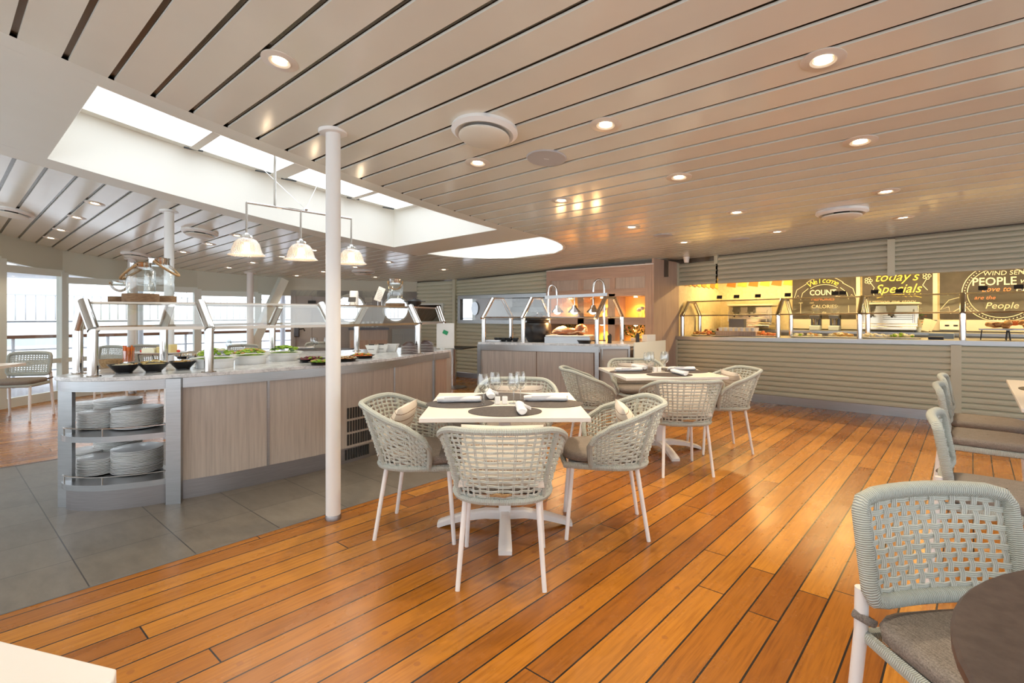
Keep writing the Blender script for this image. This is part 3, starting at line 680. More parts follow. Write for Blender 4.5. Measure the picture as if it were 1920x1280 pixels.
def put_wine(x, y, z, label, group, s=1):
    if 'w' not in used: used.append('w'); o = wine; o.location = (x, y, z); o['label'] = label; o['group'] = group; return o
    return dup(wine, (x, y, z), 0, label, group, scale=(s, s, s))
mp = MB(); mp.prism(circ(1, 40, sx=.21, sy=.16), 0, .003); pmo = mp.build('placemat', 'mat')
def napkin_mesh():
    mb = MB(); P = []; n = 14
    for i in range(13):
        q = i/12; x = lerp(-.135, .135, q); r = .021*(1+.06*math.sin(9*q))*(1.0 if .05 < q < .95 else .85)
        P.append([(x+.006*math.sin(a*2), r*1.25*math.cos(a)*(1+.08*math.sin(3*a+q*5)), .019+r*.88*math.sin(a)) for a in [2*math.pi*k/n for k in range(n+1)]])
    mb.grid(P); mb.add(P[0][:-1], [tuple(range(n))]); mb.add(P[-1][:-1], [tuple(range(n-1, -1, -1))])
    mb.box((.0, -.022, .03), (.19, .004, .016), R(16)); return mb
nap = napkin_mesh().build('napkin_roll', 'napkin', smooth=1.2)
def shaker_proto():
    t = thing('condiment_shaker', 'x', 'shaker')
    MB().box((0, 0, .024), (.034, .034, .048)).build('body', 'ceramic', t, bev=.006); MB().lathe([(0, .048), (.01, .048), (.011, .0495), (0, .0495)], 12).build('pour_cap', 'chrome', t); return t
shk = shaker_proto()
def one(src, key, x, y, z, rz, label, cat, group):
    if key not in used: used.append(key); o = src
    else: o = src.copy(); col.objects.link(o)
    o.location = (x, y, z); o.rotation_euler = (0, 0, rz); return tag(o, label, cat, group)
def setting(T, A, nm_, g):
    z = .7505
    for k, (x, y, rot, w_) in enumerate(((0, -.265, 0, 'near edge'), (-.275, 0, 90, 'left edge'), (.275, 0, 90, 'right edge'), (0, .265, 0, 'far edge'))):
        p = loc_(T, A, x, y); one(pmo, 'pm', *p, z, R(A+rot*0+(8 if k == 1 else -8 if k == 2 else 0)), 'dark oval woven placemat at the %s of the %s' % (w_, nm_), 'placemat', 'placemats '+g)
    for k, (x, y, rot, w_) in enumerate(((.09, -.265, 92, 'near'), (-.285, .035, 4, 'left'), (.26, .07, -3, 'right'), (-.1, .27, 96, 'far'))):
        p = loc_(T, A, x, y); one(nap, 'np', *p, z+.003, R(A+rot), 'rolled white napkin on the %s placemat of the %s' % (w_, nm_), 'napkin', 'napkin rolls '+g)
    for k, (px, w_) in enumerate((((-.13, -.05), 'front left'), ((-.06, .05), 'rear left'), ((.055, .0), 'front right'), ((.10, .085), 'rear right'))):
        p = loc_(T, A, *px); put_wine(*p, z, 'stemmed wine glass, %s of the four on the %s' % (w_, nm_), 'wine glasses '+g)
    for k, (px, w_) in enumerate((((-.045, -.02), 'left'), ((.0, -.015), 'right'))):
        p = loc_(T, A, *px)
        if 'sh' not in used: used.append('sh'); o = shk; o.location = (*p, z); o.rotation_euler = (0, 0, R(A)); tag(o, 'small white square shaker, the %s one of the pair on the %s' % (w_, nm_), 'shaker', 'shakers '+g)
        else: dup(shk, (*p, z), R(A), 'small white square shaker, the %s one of the pair on the %s' % (w_, nm_), 'shakers '+g)
setting(T1, T1A, 'foreground white table', 'on the foreground table')
setting(T2, T2A, 'further white table', 'on the further table')
put_chair(-1.81, 1.98, 130, 'woven armchair in the foreground seen from behind with its back to the viewer', pl='striped cushion in the foreground armchair seen through its woven back')
put_chair(-2.515, 2.03, 36, 'woven armchair left of the foreground table beside the white pole', pl='striped cushion in the armchair left of the foreground table')
put_chair(-1.70, 2.78, 217, 'woven armchair right of the foreground table facing left', pl='striped cushion in the armchair right of the foreground table')
put_chair(-2.58, 2.97, 310, 'woven armchair on the far side of the foreground table', pl='striped cushion in the armchair beyond the foreground table')
put_chair(-1.86, 4.22, 134, 'woven armchair with its back to the viewer at the further table', pl='striped cushion seen through the back of the near armchair at the further table')
put_chair(-1.84, 5.12, 222, 'woven armchair right of the further table near the shuttered bar', pl='striped cushion in the armchair near the shuttered bar')
put_chair(-2.74, 4.36, 45, 'woven armchair left of the further table in front of the carving station')
put_chair(-2.80, 5.30, 310, 'woven armchair on the far side of the further table below the carving station', pl='striped cushion in the far armchair of the further table')
# right hand group
put_side(.09, 1.70, -43, 'woven side chair in the right foreground with seat strap tied to its white leg')
put_side(.11, 3.30, 0, 'woven side chair seen edge on, behind the right foreground chair')
put_side(.07, 4.70, 0, 'woven side chair at the long right hand table, nearer one of two')
put_side(.07, 5.40, 0, 'woven side chair at the long right hand table, farther one of two')
t = thing('long_table', 'white table entering the frame at the right edge', 'table', (.70, 5.2, 0))
MB().b2(.22, 1.2, 4.28, 6.1, .725, .75).build('tabletop', 'top', t, True, bev=.003)
for yy in (4.7, 5.7): MB().box((.95, yy, .36), (.08, .08, .72)).build('column', 'white', t, True); MB().box((.95, yy, .02), (.5, .08, .04)).box((.95, yy, .02), (.08, .5, .04)).build('foot', 'white', t, True)
for k, yy in enumerate((4.72, 5.42)): one(pmo, 'pm', .42, yy, .7505, R(90), ['dark placemat on the white table at the right edge, nearer one', 'dark placemat on the white table at the right edge, farther one'][k], 'placemat', 'placemats on the right table')
t = thing('round_table', 'dark round table cut off by the bottom right corner', 'table', (.583, 1.228, 0))
MB().lathe([(0, 0), (.60, 0), (.612, .006), (.612, .022), (.606, .028), (0, .028)], 64).build('tabletop', 'dark', t).location = (0, 0, .722)
MB().cyl((0, 0, .03), (0, 0, .72), .045, n=20).build('column', 'white', t); MB().lathe([(0, 0), (.27, 0), (.27, .012), (.06, .03), (0, .03)], 32).build('base', 'white', t)
ct = at(228, 1255, .75); c0 = at(0, 1200, .75); dv = (ct-c0).normalized(); nv = Vector((dv.y, -dv.x, 0))
ctr = ct-dv*.44+nv*.40
t = thing('corner_table', 'pale stone topped table cut off by the bottom left corner', 'table', (ctr.x, ctr.y, 0), math.atan2(dv.y, dv.x))
MB().prism([(-.45, -.4), (.43, -.4), (.45, -.38), (.45, .38), (.43, .4), (-.45, .4)], .72, .75).build('tabletop', 'white', t, bev=.003); MB().box((0, 0, .36), (.08, .08, .72)).build('column', 'white', t); MB().box((0, 0, .02), (.5, .08, .04)).box((0, 0, .021), (.08, .5, .04)).build('base', 'white', t)

# ---------------------------------------------------------------- background seating by the windows
for k, (px, py, lab) in enumerate(((440, 661, 'dark grey table with glasses by the windows left of the brace'), (598, 655, 'grey topped table by the back wall, just left of the white pole'))):
    p = at(px, py, .75); t = thing('cafe_table', lab, 'table', (p.x, p.y, 0), 0, 'tables by the windows')
    MB().box((0, 0, .735), (.8, .8, .03), R(30)).build('tabletop', 'oven', t); MB().cyl((0, 0, .02), (0, 0, .72), .04).build('column', 'white', t); MB().lathe([(0, 0), (.25, 0), (.25, .02), (0, .03)], 24).build('base', 'white', t)
    for j, (dx, dy) in enumerate(((-.1, -.05), (.05, .1), (.12, -.12))):
        put_wine(p.x+dx, p.y+dy, .751, 'wine glass on the %s, %s' % (('table left of the brace', 'table by the back wall')[k], ('nearest the room', 'middle one', 'rightmost')[j]), 'wine glasses on the tables by the windows')
    one(nap, 'np', p.x-.25, p.y-.1, .751, R(30+40*k), ('rolled napkin on the dark table by the windows', 'rolled napkin on the table by the back wall')[k], 'napkin', 'napkins by the windows')
    put_chair(p.x+.5, p.y-.45, 125, ('woven armchair behind the salad bowls at the window table', 'woven armchair by the back wall half hidden by the white pole')[k], 'armchairs by the windows')
    put_side(p.x-.6, p.y+.3, -35, ('side chair beyond the dark window table', 'side chair beyond the table at the back wall')[k], 'side chairs by the windows')
q = at(30, 688, .75); t = thing('cafe_table', 'pale square table at the left edge in front of the windows', 'table', (q.x-.5, q.y-.42, 0), R(-35), 'tables by the windows')
MB().box((0, 0, .735), (.8, .8, .03)).build('tabletop', 'top', t); MB().cyl((0, 0, .02), (0, 0, .72), .04).build('column', 'white', t); MB().lathe([(0, 0), (.25, 0), (.25, .02), (0, .03)], 24).build('base', 'white', t)
put_side(-8.93, .80, -32, 'woven side chair at the left edge in front of the windows', 'side chairs by the windows')
q = at(183, 752, 0); put_side(q.x, q.y, -60, 'woven side chair behind the salad bar near the end shelves', 'side chairs by the windows')
q = at(285, 738, 0); put_side(q.x, q.y, 140, 'woven side chair behind the salad bar seen past the carrots', 'side chairs by the windows')
# ---------------------------------------------------------------- sideboard, pedestal table
q0 = A_+PD*ray_s(655)+PN*.45; q1 = A_+PD*ray_s(722)+PN*.45; m_ = (q0+q1)/2; Ls = (q1-q0).length
t = thing('sideboard', 'brown waiter station with glasses under the portholes', 'cabinet', (m_.x, m_.y, 0), aD)
MB().box((0, 0, .5), (Ls, .45, 1.0)).build('body', 'wood', t, smooth=0); MB().box((0, 0, 1.02), (Ls+.05, .5, .04)).build('worktop', 'oven', t, smooth=0)
for k in (-1, 1): MB().box((k*Ls/4, -.232, .42), (Ls/2-.03, .015, .76)).build('door', 'wood2', t, smooth=0)
def tumbler(p, label, grp, h=.1, r=.035):
    b = MB(); n = 14; b.add([(rr*math.cos(2*math.pi*j/n), rr*math.sin(2*math.pi*j/n), z) for rr, z in ((r*.85, 0), (r*.87, .005), (r, h)) for j in range(n)], [(i*n+j, i*n+(j+1) % n, (i+1)*n+(j+1) % n, (i+1)*n+j) for i in range(2) for j in range(n)]+[tuple(range(n))])
    o = b.build('tumbler', 'glass', smooth=1); o.location = p; return tag(o, label, 'glass', grp)
tb0 = None
for k in range(7):
    pp = q0+(q1-q0)*(.12+.12*k)-PN*.0
    if tb0 is None: tb0 = tumbler((pp.x, pp.y, 1.041), 'upturned glasses in a row on the waiter station', 'glasses on the waiter station', .12, .035)
    else: o = tb0.copy(); col.objects.link(o); o.location = (pp.x, pp.y, 1.041)
q = at(850, 726, 0); t = thing('pedestal_table', 'small square high table on a steel column between the two buffets', 'table', (q.x, q.y, 0), R(20))
MB().box((0, 0, .715), (.68, .6, .02)).build('tabletop', 'iron', t, smooth=0); MB().cyl((0, 0, .02), (0, 0, .705), .045, n=20).build('column', 'chrome', t); MB().lathe([(0, 0), (.24, 0), (.24, .012), (.05, .025), (0, .025)], 32).build('base', 'kick', t)

# ---------------------------------------------------------------- salad bar island
ZI = .89
FR_ = [(-4.62, .585), (-4.50, .60), (-4.37, .68), (-4.26, .80), (-4.17, .98), (-4.12, 1.17), (-4.06, 1.45), (-4.03, 1.8), (-4.02, 2.2), (-4.06, 2.6), (-4.14, 2.95), (-4.27, 3.27), (-4.44, 3.62), (-4.53, 3.9), (-4.60, 4.12)]
BK_ = [(-5.05, 4.52), (-5.32, 4.1), (-5.46, 3.4), (-5.60, 2.6), (-5.48, 1.95), (-5.24, 1.42), (-5.0, 1.02), (-4.80, .74)]
def smooth_(P, k=4):
    out = []
    for i in range(len(P)-1):
        p0, p1, p2, p3 = [Vector(P[max(0, min(len(P)-1, i+j))]) for j in (-1, 0, 1, 2)]
        for q in range(k):
            t = q/k; v = .5*((2*p1)+(-p0+p2)*t+(2*p0-5*p1+4*p2-p3)*t*t+(-p0+3*p1-3*p2+p3)*t**3); out.append((v.x, v.y))
    return out+[tuple(P[-1])]
FS, BS = smooth_(FR_), smooth_(BK_); OUT = FS+BS
isl = thing('buffet_island', 'long curved salad bar with marble top, grey wood panels and steel posts', 'buffet', (-4.7, 2.4, 0))
MB().prism(OUT, ZI-.028, ZI).build('marble_top', 'marble', isl, True, bev=.004, smooth=.6)
def inset(P, d):
    c = Vector((-4.75, 2.4)); out = []
    for i, p in enumerate(P):
        a, b = Vector(P[max(0, i-1)]), Vector(P[min(len(P)-1, i+1)]); T = (b-a).normalized(); N = Vector((-T.y, T.x)); out.append((p[0]+N.x*d, p[1]+N.y*d))
    return out
ap = inset(FS, .018); apb = inset(FS, .03)
def ribbon(mb, A, B, z0, z1):
    k = len(A); mb.add([(x, y, z) for x, y in A for z in (z0, z1)]+[(x, y, z) for x, y in B for z in (z0, z1)],
        [(2*i, 2*i+2, 2*i+3, 2*i+1) for i in range(k-1)]+[(2*k+2*i, 2*k+2*i+1, 2*k+2*i+3, 2*k+2*i+2) for i in range(k-1)]+[(2*i, 2*k+2*i, 2*k+2*i+2, 2*i+2) for i in range(k-1)]+[(0, 1, 2*k+1, 2*k), (2*k-2, 4*k-2, 4*k-1, 2*k-1)]); return mb
ribbon(MB(), ap, apb, ZI-.098, ZI-.028).build('steel_apron', 'steel', isl, True, smooth=.5)
ribbon(MB(), [(x, y) for x, y in inset(BS, .02)], inset(BS, .035), ZI-.098, ZI-.028).build('steel_apron', 'steel', isl, True, smooth=.5)
def fidx(px):                                 # point of the curved front seen in a photo column
    r = (px-960)/F; best = None
    for i in range(len(FS)-1):
        a, b = FS[i], FS[i+1]
        fa = (C*a[0]+S*a[1])/(-S*a[0]+C*a[1])-r; fb = (C*b[0]+S*b[1])/(-S*b[0]+C*b[1])-r
        if fa*fb <= 0 and a[1] > .55: return i+fa/(fa-fb)
    return len(FS)-1
def fpt(q, P=None):
    P = P or FS; i = min(int(q), len(P)-2); t = q-i; return (lerp(P[i][0], P[i+1][0], t), lerp(P[i][1], P[i+1][1], t))
wf = inset(FS, .035); wfi = inset(FS, .06); kf = inset(FS, .06); kfi = inset(FS, .075)
js = [fidx(339), fidx(506), fidx(642), fidx(745), fidx(817)]
def sub_(P, a, b): return [fpt(a, P)]+[P[i] for i in range(int(a)+1, int(math.ceil(b)))]+[fpt(b, P)]
for k in range(4):
    ribbon(MB(), sub_(wf, js[k]+.05, js[k+1]-.05), sub_(wfi, js[k]+.05, js[k+1]-.05), .14, ZI-.098).build('panel', 'wood', isl, True, smooth=.5)
    ribbon(MB(), sub_(kf, js[k], js[k+1]), sub_(kfi, js[k], js[k+1]), 0, .14).build('kick_plate', 'kick', isl, True, smooth=.5)
for k in range(1, 4):
    p = fpt(js[k], wf); MB().box((p[0], p[1], (.14+ZI-.098)/2), (.012, .018, ZI-.238)).build('joint_strip', 'steel', isl, True, smooth=0)
# end face, back face
pe = FS[-1]; pj = fpt(js[4], wf)
MB().prism([pj, (pe[0]-.03, pe[1]-.04), (pe[0]-.07, pe[1]-.04), (pj[0]-.05, pj[1])], 0, ZI-.028).build('end_panel', 'wood2', isl, True, smooth=0)
MB().prism([(pj[0]-.012, pj[1]-.02), (pj[0]+.02, pj[1]), (pj[0]+.005, pj[1]+.03), (pj[0]-.03, pj[1]+.01)], 0, ZI-.02).build('corner_post', 'steel', isl, True, smooth=0)
body = [(pe[0]-.07, pe[1]-.04)]+inset(BS, .06)[:-14]
MB().prism([(pj[0]-.03, pj[1]-.05)]+body+[(-4.22, 1.19)]+[(x-.03, y) for x, y in sub_(wfi, js[0], js[3])], 0, ZI-.03).build('body', 'wood', isl, True, smooth=0)
for (px, pxa, pxb, w_) in (('a', 113, 138, .095), ('b', 315, 339, .09)):
    p = at(125, 949, 0) if px == 'a' else at(327, 943, 0); a_ = math.atan2(S, C) if px == 'a' else R(58)
    MB().box((p.x, p.y, (ZI-.028)/2), (w_, .03 if px == 'a' else .05, ZI-.03), a_).build('steel_post', 'steel', isl, True, smooth=0)
arcS = inset(FS, .03)[2:21]
for z0, nm_ in ((.455, 'plate_shelf'), (.135, 'plate_shelf')):
    MB().prism(arcS+[(-4.20, 1.19), (-5.0, 1.22), (-4.95, 1.1), (-4.75, .80), (-4.66, .62)], z0, z0+.038).build(nm_, 'steel', isl, True, smooth=0)
ribbon(MB(), inset(FS, .045)[3:21], inset(FS, .06)[3:21], 0, .14).build('kick_plate', 'kick', isl, True, smooth=.5)
for z in (.53, .21):
    g = MB(); rp = inset(FS, .035)[2:21]; g.tube([(x, y, z+.015) for x, y in rp], .005, 6)
    for i in (1, 9, 17): g.cyl((*rp[i], z-.04), (*rp[i], z+.015), .005, n=6)
    g.build('guard_rail', 'chrome', isl, True)
vg = MB(); a, b = fidx(657), fidx(699)
for i in range(10):
    p = fpt(lerp(a, b, i/9), inset(FS, .033))
    for z in (.44, .325, .21): vg.box((p[0], p[1], z), (.012, .016, .095))
    p2 = fpt(lerp(a, b, i/9), inset(FS, .058)); vg.box((p2[0], p2[1], .075), (.01, .014, .09))
o = vg.build('vent_grille', 'iron', isl, True, smooth=0); o['kind'] = 'stuff'
# plates
def plate_mesh(r):
    mb = MB(); mb.lathe([(0, 0), (.60*r, 0), (.64*r, .001), (.86*r, .0045), (r, .0100), (r*1.004, .0108), (r*1.004, .0148), (r*.985, .0155)], 28); mb.lathe([(r*.985, .0155), (.70*r, .0055), (1e-6, .0045)], 28, mi=1); return mb
P1 = plate_mesh(.119).build('dinner_plate', ['ceramic', 'slate'], smooth=1); P2 = plate_mesh(.158).build('dinner_plate', ['ceramic', 'slate'], smooth=1)
pu = set()
def stack(px, py, z, n, big, where, shelf, tilt=0):
    src = P2 if big else P1; p = at(px, py, z); rnd = random.Random(px)
    for k in range(n):
        if big not in pu: o = src; pu.add(big)
        else: o = src.copy(); col.objects.link(o)
        o.location = (p.x+rnd.uniform(-.002, .002)+tilt*k*.0006, p.y+rnd.uniform(-.002, .002), z+.0102*k); o.rotation_euler = (0, 0, rnd.uniform(0, 6))
        top = k == n-1
        tag(o, '%swhite rimmed %s plate in the %s stack on the %s shelf' % ('topmost ' if top else '', 'large' if big else 'small', where, shelf), 'plate', 'plates in the %s stack, %s shelf' % (where, shelf))
for z, sh, L in ((.4935, 'upper', ((183, 801, 11, 0, 'front left'), (258, 799, 13, 1, 'front right'), (165, 785, 12, 0, 'rear left'), (222, 783, 14, 1, 'rear middle'))),
                 (.1735, 'lower', ((183, 886, 11, 0, 'front left'), (258, 881, 16, 1, 'front right'), (166, 868, 10, 0, 'rear left'), (222, 858, 16, 1, 'rear middle')))):
    for px, py, n, big, wh in L:
        stack(px, py, z, n, big, wh, sh, 0)
# sneeze guard over the island
def tubes_guard(name, label, FP, BP, zb0, zp, zt, lean, shelf, loc, rail=True, tr=.036, pr=.031, dirf=(1, 0), floorf=None):
    t = thing(name, label, 'sneeze guard', loc); ff = floorf or (lambda x: 0); e = Vector((*dirf, 0)); TT = []; BB = []
    for grp, sg, acc in ((FP, 1, TT), (BP, -1, BB)):
        for (x, y, tx, ty) in grp:
            dz = ff(x); p = Vector((x, y, 0))
            MB().cyl((x, y, zb0+dz), (x, y, zp+dz), pr, n=20).build('post', 'chrome', t, True)
            lo = Vector((x-tx*.16, y-ty*.16, zp-.015+dz)); hi = Vector((x+tx, y+ty, zt+.02+dz)); lo = Vector((x+(-.10)*tx, y+(-.10)*ty, zp-.01+dz))
            MB().cyl(lo, hi, tr, n=20).build('glass_clamp_tube', 'chrome', t, True)
            MB().lathe([(pr, 0), (pr+.018, 0), (pr+.016, .006), (pr, .008)], 20, (x-loc[0], y-loc[1], zb0+dz-loc[2])).build('post_collar', 'chrome', t)
            acc.append((lo, hi))
    for acc in (TT, BB):
        for (l0, h0), (l1, h1) in zip(acc, acc[1:]):
            g = MB(); g.add([l0, l1, h1, h0], [(0, 1, 2, 3)]); g.build('glass_panel', 'guard', t, True, smooth=0)
            if rail: MB().box((l0+l1)/2+Vector((0, 0, .012)), ((l1-l0).length, .012, .022), math.atan2((l1-l0).y, (l1-l0).x), ry=-math.asin((l1-l0).z/(l1-l0).length)).build('edge_rail', 'rail2', t, True, smooth=0)
    return t, TT, BB
Lz = .17
FP = [(-4.404, .753, -Lz-.01, -.02), (-4.107, 1.362, -Lz, -.005), (-4.085, 2.30, -Lz, 0), (-4.37, 3.454, -Lz, .03), (-4.985, 4.33, -.15, .05)]
BP = [(-4.682, .718, .04, .03), (-5.10, 1.345, Lz, 0), (-5.50, 2.43, Lz, 0), (-5.21, 3.25, Lz, 0)]
gt, TT, BB = tubes_guard('sneeze_guard', 'long chrome and glass guard over the salad bar', FP, BP, ZI, 1.205, 1.37, Lz, True, (-4.7, 2.4, ZI))
poly = [(h.x, h.y) for l, h in TT]+[(h.x, h.y) for l, h in BB[::-1]]
MB().prism(poly, 1.376, 1.388).build('glass_shelf', 'guard', gt, True, smooth=0)
er = MB()
for a, b in zip(poly, poly[1:]+poly[:1]):
    a, b = Vector((*a, 1.384)), Vector((*b, 1.384)); er.box((a+b)/2, ((b-a).length, .012, .016), math.atan2((b-a).y, (b-a).x))
er.build('shelf_edge', 'rail2', gt, True, smooth=0)
ZS = 1.3925
# jars with rope handles on log slices
def jar(px, py, r, h, label, board_r, ang=0, hang=-1):
    p = at(px, py, ZS) if py > HOR else None
    return p
def make_jar(x, y, z, r, h, label, lean, yaw, br, bh=.035):
    tag_ = 'log slices under the jars'
    b = MB().lathe([(0, 0), (br, 0), (br*1.01, bh*.5), (br, bh), (0, bh)], 32).build('log_slice', 'bark'); b.location = (x, y, z)
    tag(b, 'wooden log slice under the ' + label.split(' at the')[0].split(' with')[0], 'wood slice', tag_)
    t = thing('glass_jar', label, 'jar', (x, y, z+bh+.001), yaw, 'rope handled glass jars')
    hn = h*.72; g = MB(); n = 28; pr = [(0.001, .002), (r*.9, .002), (r, .02), (r, hn), (r*.9, hn+.02), (r*.66, hn+.035), (r*.64, h*.86)]
    g.add([(q*math.cos(2*math.pi*j/n), q*math.sin(2*math.pi*j/n), zz) for q, zz in pr for j in range(n)], [(i*n+j, i*n+(j+1) % n, (i+1)*n+(j+1) % n, (i+1)*n+j) for i in range(len(pr)-1) for j in range(n)]); g.build('body', 'jar', t, smooth=1)
    MB().lathe([(r*.68, h*.80), (r*.70, h*.81), (r*.70, h*.97), (r*.74, h), (r*.66, h), (r*.64, h*.82)], 28).build('metal_neck', 'chrome', t)
    P = []
    for k in range(15):
        a = math.pi*k/14; P.append((r*.74*math.cos(a)*1.25, lean*r*1.5*math.sin(a), h*.9-abs(lean)*r*.0-math.sin(a)*r*(1.05 if abs(lean) < 1 else .9)))
    MB().tube(P, .009, 7).build('rope_handle', 'jute', t)
    return t
def shelfp(px, d): q = atd(px, HOR, d); return q.x, q.y
make_jar(*shelfp(224, 3.80), ZS, .058, .115, 'smallest glass jar at the left of the guard shelf', .2, 1.2, .068, .04)
make_jar(*shelfp(264, 3.75), ZS, .09, .223, 'middle sized glass jar with a rope handle slung to its left', .9, 2.6, .112, .058)
make_jar(*shelfp(299, 4.12), ZS, .101, .298, 'tallest glass jar with a rope handle hanging at its right', .9, 5.6, .115, .055)
make_jar(*shelfp(741, 5.75), ZS, .085, .27, 'glass jar with a rope loop at the right end of the salad bar guard', .15, R(45), .105, .035)
# card stands, menu, dispenser, pot on the shelf
def small(name, label, cat, mb, m, loc, rz=0, grp=None, **k):
    o = mb.build(name, m, **k); o.location = loc; o.rotation_euler = (0, 0, rz); return tag(o, label, cat, grp)
RZC = YAW
def card(loc, label, grp, s=(.085, .055), rz=None, legs=True):
    t = thing('card_stand', label, 'card', loc, RZC if rz is None else rz, grp)
    MB().box((0, 0, .045+s[1]/2-.01), (s[0], .004, s[1]), rx=R(-18)).build('card', 'iron', t, smooth=0)
    if legs: MB().tube([(-.03, .02, .003), (-.02, 0, .04)], .002, 5).tube([(.03, .02, .003), (.02, 0, .04)], .002, 5).tube([(-.03, .02, .003), (.03, .02, .003)], .002, 5).build('wire_foot', 'chrome', t)
    return t
for px, d, w_ in ((660, 5.2, 'left of the paper dispenser'), (691, 5.4, 'right of the paper dispenser')): card((*shelfp(px, d), ZS), 'small black name card on the guard shelf, '+w_, 'black cards on the salad bar guard', (.075, .05))
q = shelfp(664, 5.5); small('paper_dispenser', 'tall white cylindrical dispenser on the guard shelf behind the white pole', 'dispenser', MB().lathe([(0, 0), (.045, 0), (.045, .145), (.04, .16), (0, .16)], 28), 'paper', (*q, ZS))
q = shelfp(712, 5.5); t = thing('menu_holder', 'tilted white printed menu on a wire stand on the guard shelf', 'menu', (*q, ZS), RZC)
MB().box((0, 0, .125), (.075, .004, .15), ry=R(22)).build('menu_sheet', 'paper', t, smooth=0); MB().cyl((-.02, 0, 0), (-.02, 0, .06), .0025, n=6).cyl((.02, 0, 0), (.02, 0, .06), .0025, n=6).build('wire_stand', 'chrome', t)
ln = MB()
for k in range(6): ln.box((0, -.004, .075+.018*k), (.055-.008*(k % 2), .001, .003), ry=R(22))
ln.build('printed_lines', 'kick', t, smooth=0)
q = shelfp(777, 5.9); t = thing('cast_iron_pot', 'small black lidded cast iron pot at the right end of the guard shelf', 'pot', (*q, ZS), RZC)
MB().lathe([(0, 0), (.045, 0), (.075, .03), (.08, .06), (.086, .062)], 24).build('pot_body', 'kettle', t); MB().lathe([(.088, .062), (.07, .078), (.02, .088), (.012, .1), (0, .1)], 24).build('lid', 'kettle', t); MB().box((.1, 0, .058), (.05, .03, .008)).build('handle', 'kettle', t); MB().box((-.1, 0, .058), (.05, .03, .008)).build('handle', 'kettle', t)
for k, (px, w_) in enumerate(((328, 'left'), (338, 'middle'), (349, 'right'))):
    q = shelfp(px, 4.1); small('wire_card_holder', 'small wire hook stand on the guard shelf, %s of three beside the jars' % w_, 'wire stand', MB().tube([(-.012, 0, .0), (.012, 0, .003), (.012, 0, .07), (.004, 0, .082), (-.006, 0, .075)], .002, 5), 'iron', (*q, ZS), RZC, 'wire stands beside the jars')
# ---------------------------------------------------------------- food on the island
def bowl(px, py, r, h, label, m='black', foot=.5, fill=None, fm=None, n=34, fh=.5, grp='bowls on the salad bar', ell=1, z=ZI, bits=None, seed=1, kind='salad'):
    p = at(px, py, z); t = thing('serving_bowl', label, 'bowl', (p.x, p.y, z+.0005), RZC, grp)
    MB().lathe([(0, 0), (r*foot, 0), (r*foot, h*.1), (r*.8, h*.62), (r, h), (r*1.02, h), (r*.97, h*.98), (r*.75, h*.6), (r*foot*.8, h*.18), (0, h*.16)], 32, sx=ell).build('bowl_body', m, t)
    if fill:
        rnd = random.Random(seed); fb = MB()
        fb.blob((0, 0, h*.86), r*.80*ell, r*.80, h*.16, seed, 14, .05, mi=0)
        for k in range(n):
            a, q = rnd.uniform(0, 6.28), math.sqrt(rnd.random())*r*.76; s_ = rnd.uniform(.35, 1)*(bits or r*.2)
            fb.blob((q*math.cos(a)*ell, q*math.sin(a), h*.92+fh*r*(.35-(q/r)**2*.35)+rnd.uniform(0, .004)), s_, s_*.75, s_*.4, k, 6, .3, mi=rnd.randrange(len(fill)), rot=rnd.uniform(0, 3))
        o = fb.build(kind, fill, t, smooth=.9); o['kind'] = 'stuff'
    return t
def fy(px, py): return at(px, py, ZI)
bowl(233, 699, .099, .062, 'left black flared bowl on the salad bar, with carrot sticks standing in it', fill=['cheese2', 'slaw'], n=10, fh=.1)
bowl(288, 697, .096, .062, 'middle black flared bowl on the salad bar, with pale salad heaped up', fill=['cheese', 'cheese2', 'slaw'], n=26, fh=.7)
bowl(343, 692, .092, .062, 'right black flared bowl with a spoon beside the front guard post', fill=['slaw', 'paper'], n=18, fh=.15)
p = at(242, 690, ZI); t = thing('carrot_glass', 'glass holding upright carrot and celery sticks', 'glass', (p.x, p.y, ZI+.045), 0)
g = MB(); n = 20; g.add([(rr*math.cos(2*math.pi*j/n), rr*math.sin(2*math.pi*j/n), z) for rr, z in ((.001, .002), (.036, .002), (.041, .09)) for j in range(n)], [(i*n+j, i*n+(j+1) % n, (i+1)*n+(j+1) % n, (i+1)*n+j) for i in range(2) for j in range(n)]); g.build('tumbler', 'glass', t, smooth=1)
rnd = random.Random(4)
for k in range(16):
    a = k*2.4; q = .031*math.sqrt((k+.5)/16); h_ = rnd.uniform(.105, .125)
    MB().box((q*math.cos(a)*1.08, q*math.sin(a)*1.08, h_/2+.006), (.0095, .0095, h_), a, rx=math.sin(a)*-.07*q/.03, ry=math.cos(a)*.07*q/.03).build('vegetable_stick', 'leaf' if k in (3, 9) else 'carrot', t, bev=.001, smooth=0)
p = at(300, 676, ZI); cs = thing('cheese_stand', 'white platter on a dark wire stand behind the black bowls', 'stand', (p.x, p.y, ZI), RZC)
MB().lathe([(0, .062), (.15, .062), (.205, .078), (.2, .08), (.14, .068), (0, .068)], 36, sx=1.15, sy=.8).build('platter', 'ceramic', cs); w_ = MB()
for sx in (-.12, .12): w_.tube([(sx, -.09, 0), (sx*1.1, -.09, .06), (sx*1.1, .09, .06), (sx, .09, 0)], .004, 6)
w_.build('wire_stand', 'iron', cs)
def wedge(dx, dy, w__, d__, h__, m, label, rz=0):
    mb = MB(); mb.prism([(-w__/2, -d__/2), (w__/2, -d__/2), (w__*.3, d__/2), (-w__*.3, d__/2)], 0, h__); c, s = math.cos(RZC), math.sin(RZC)
    return small('cheese_wedge', label, 'cheese', mb, m, (p.x+dx*c-dy*s, p.y+dx*s+dy*c, ZI+.0695), RZC+rz, 'cheeses on the white platter', bev=.004, smooth=0)
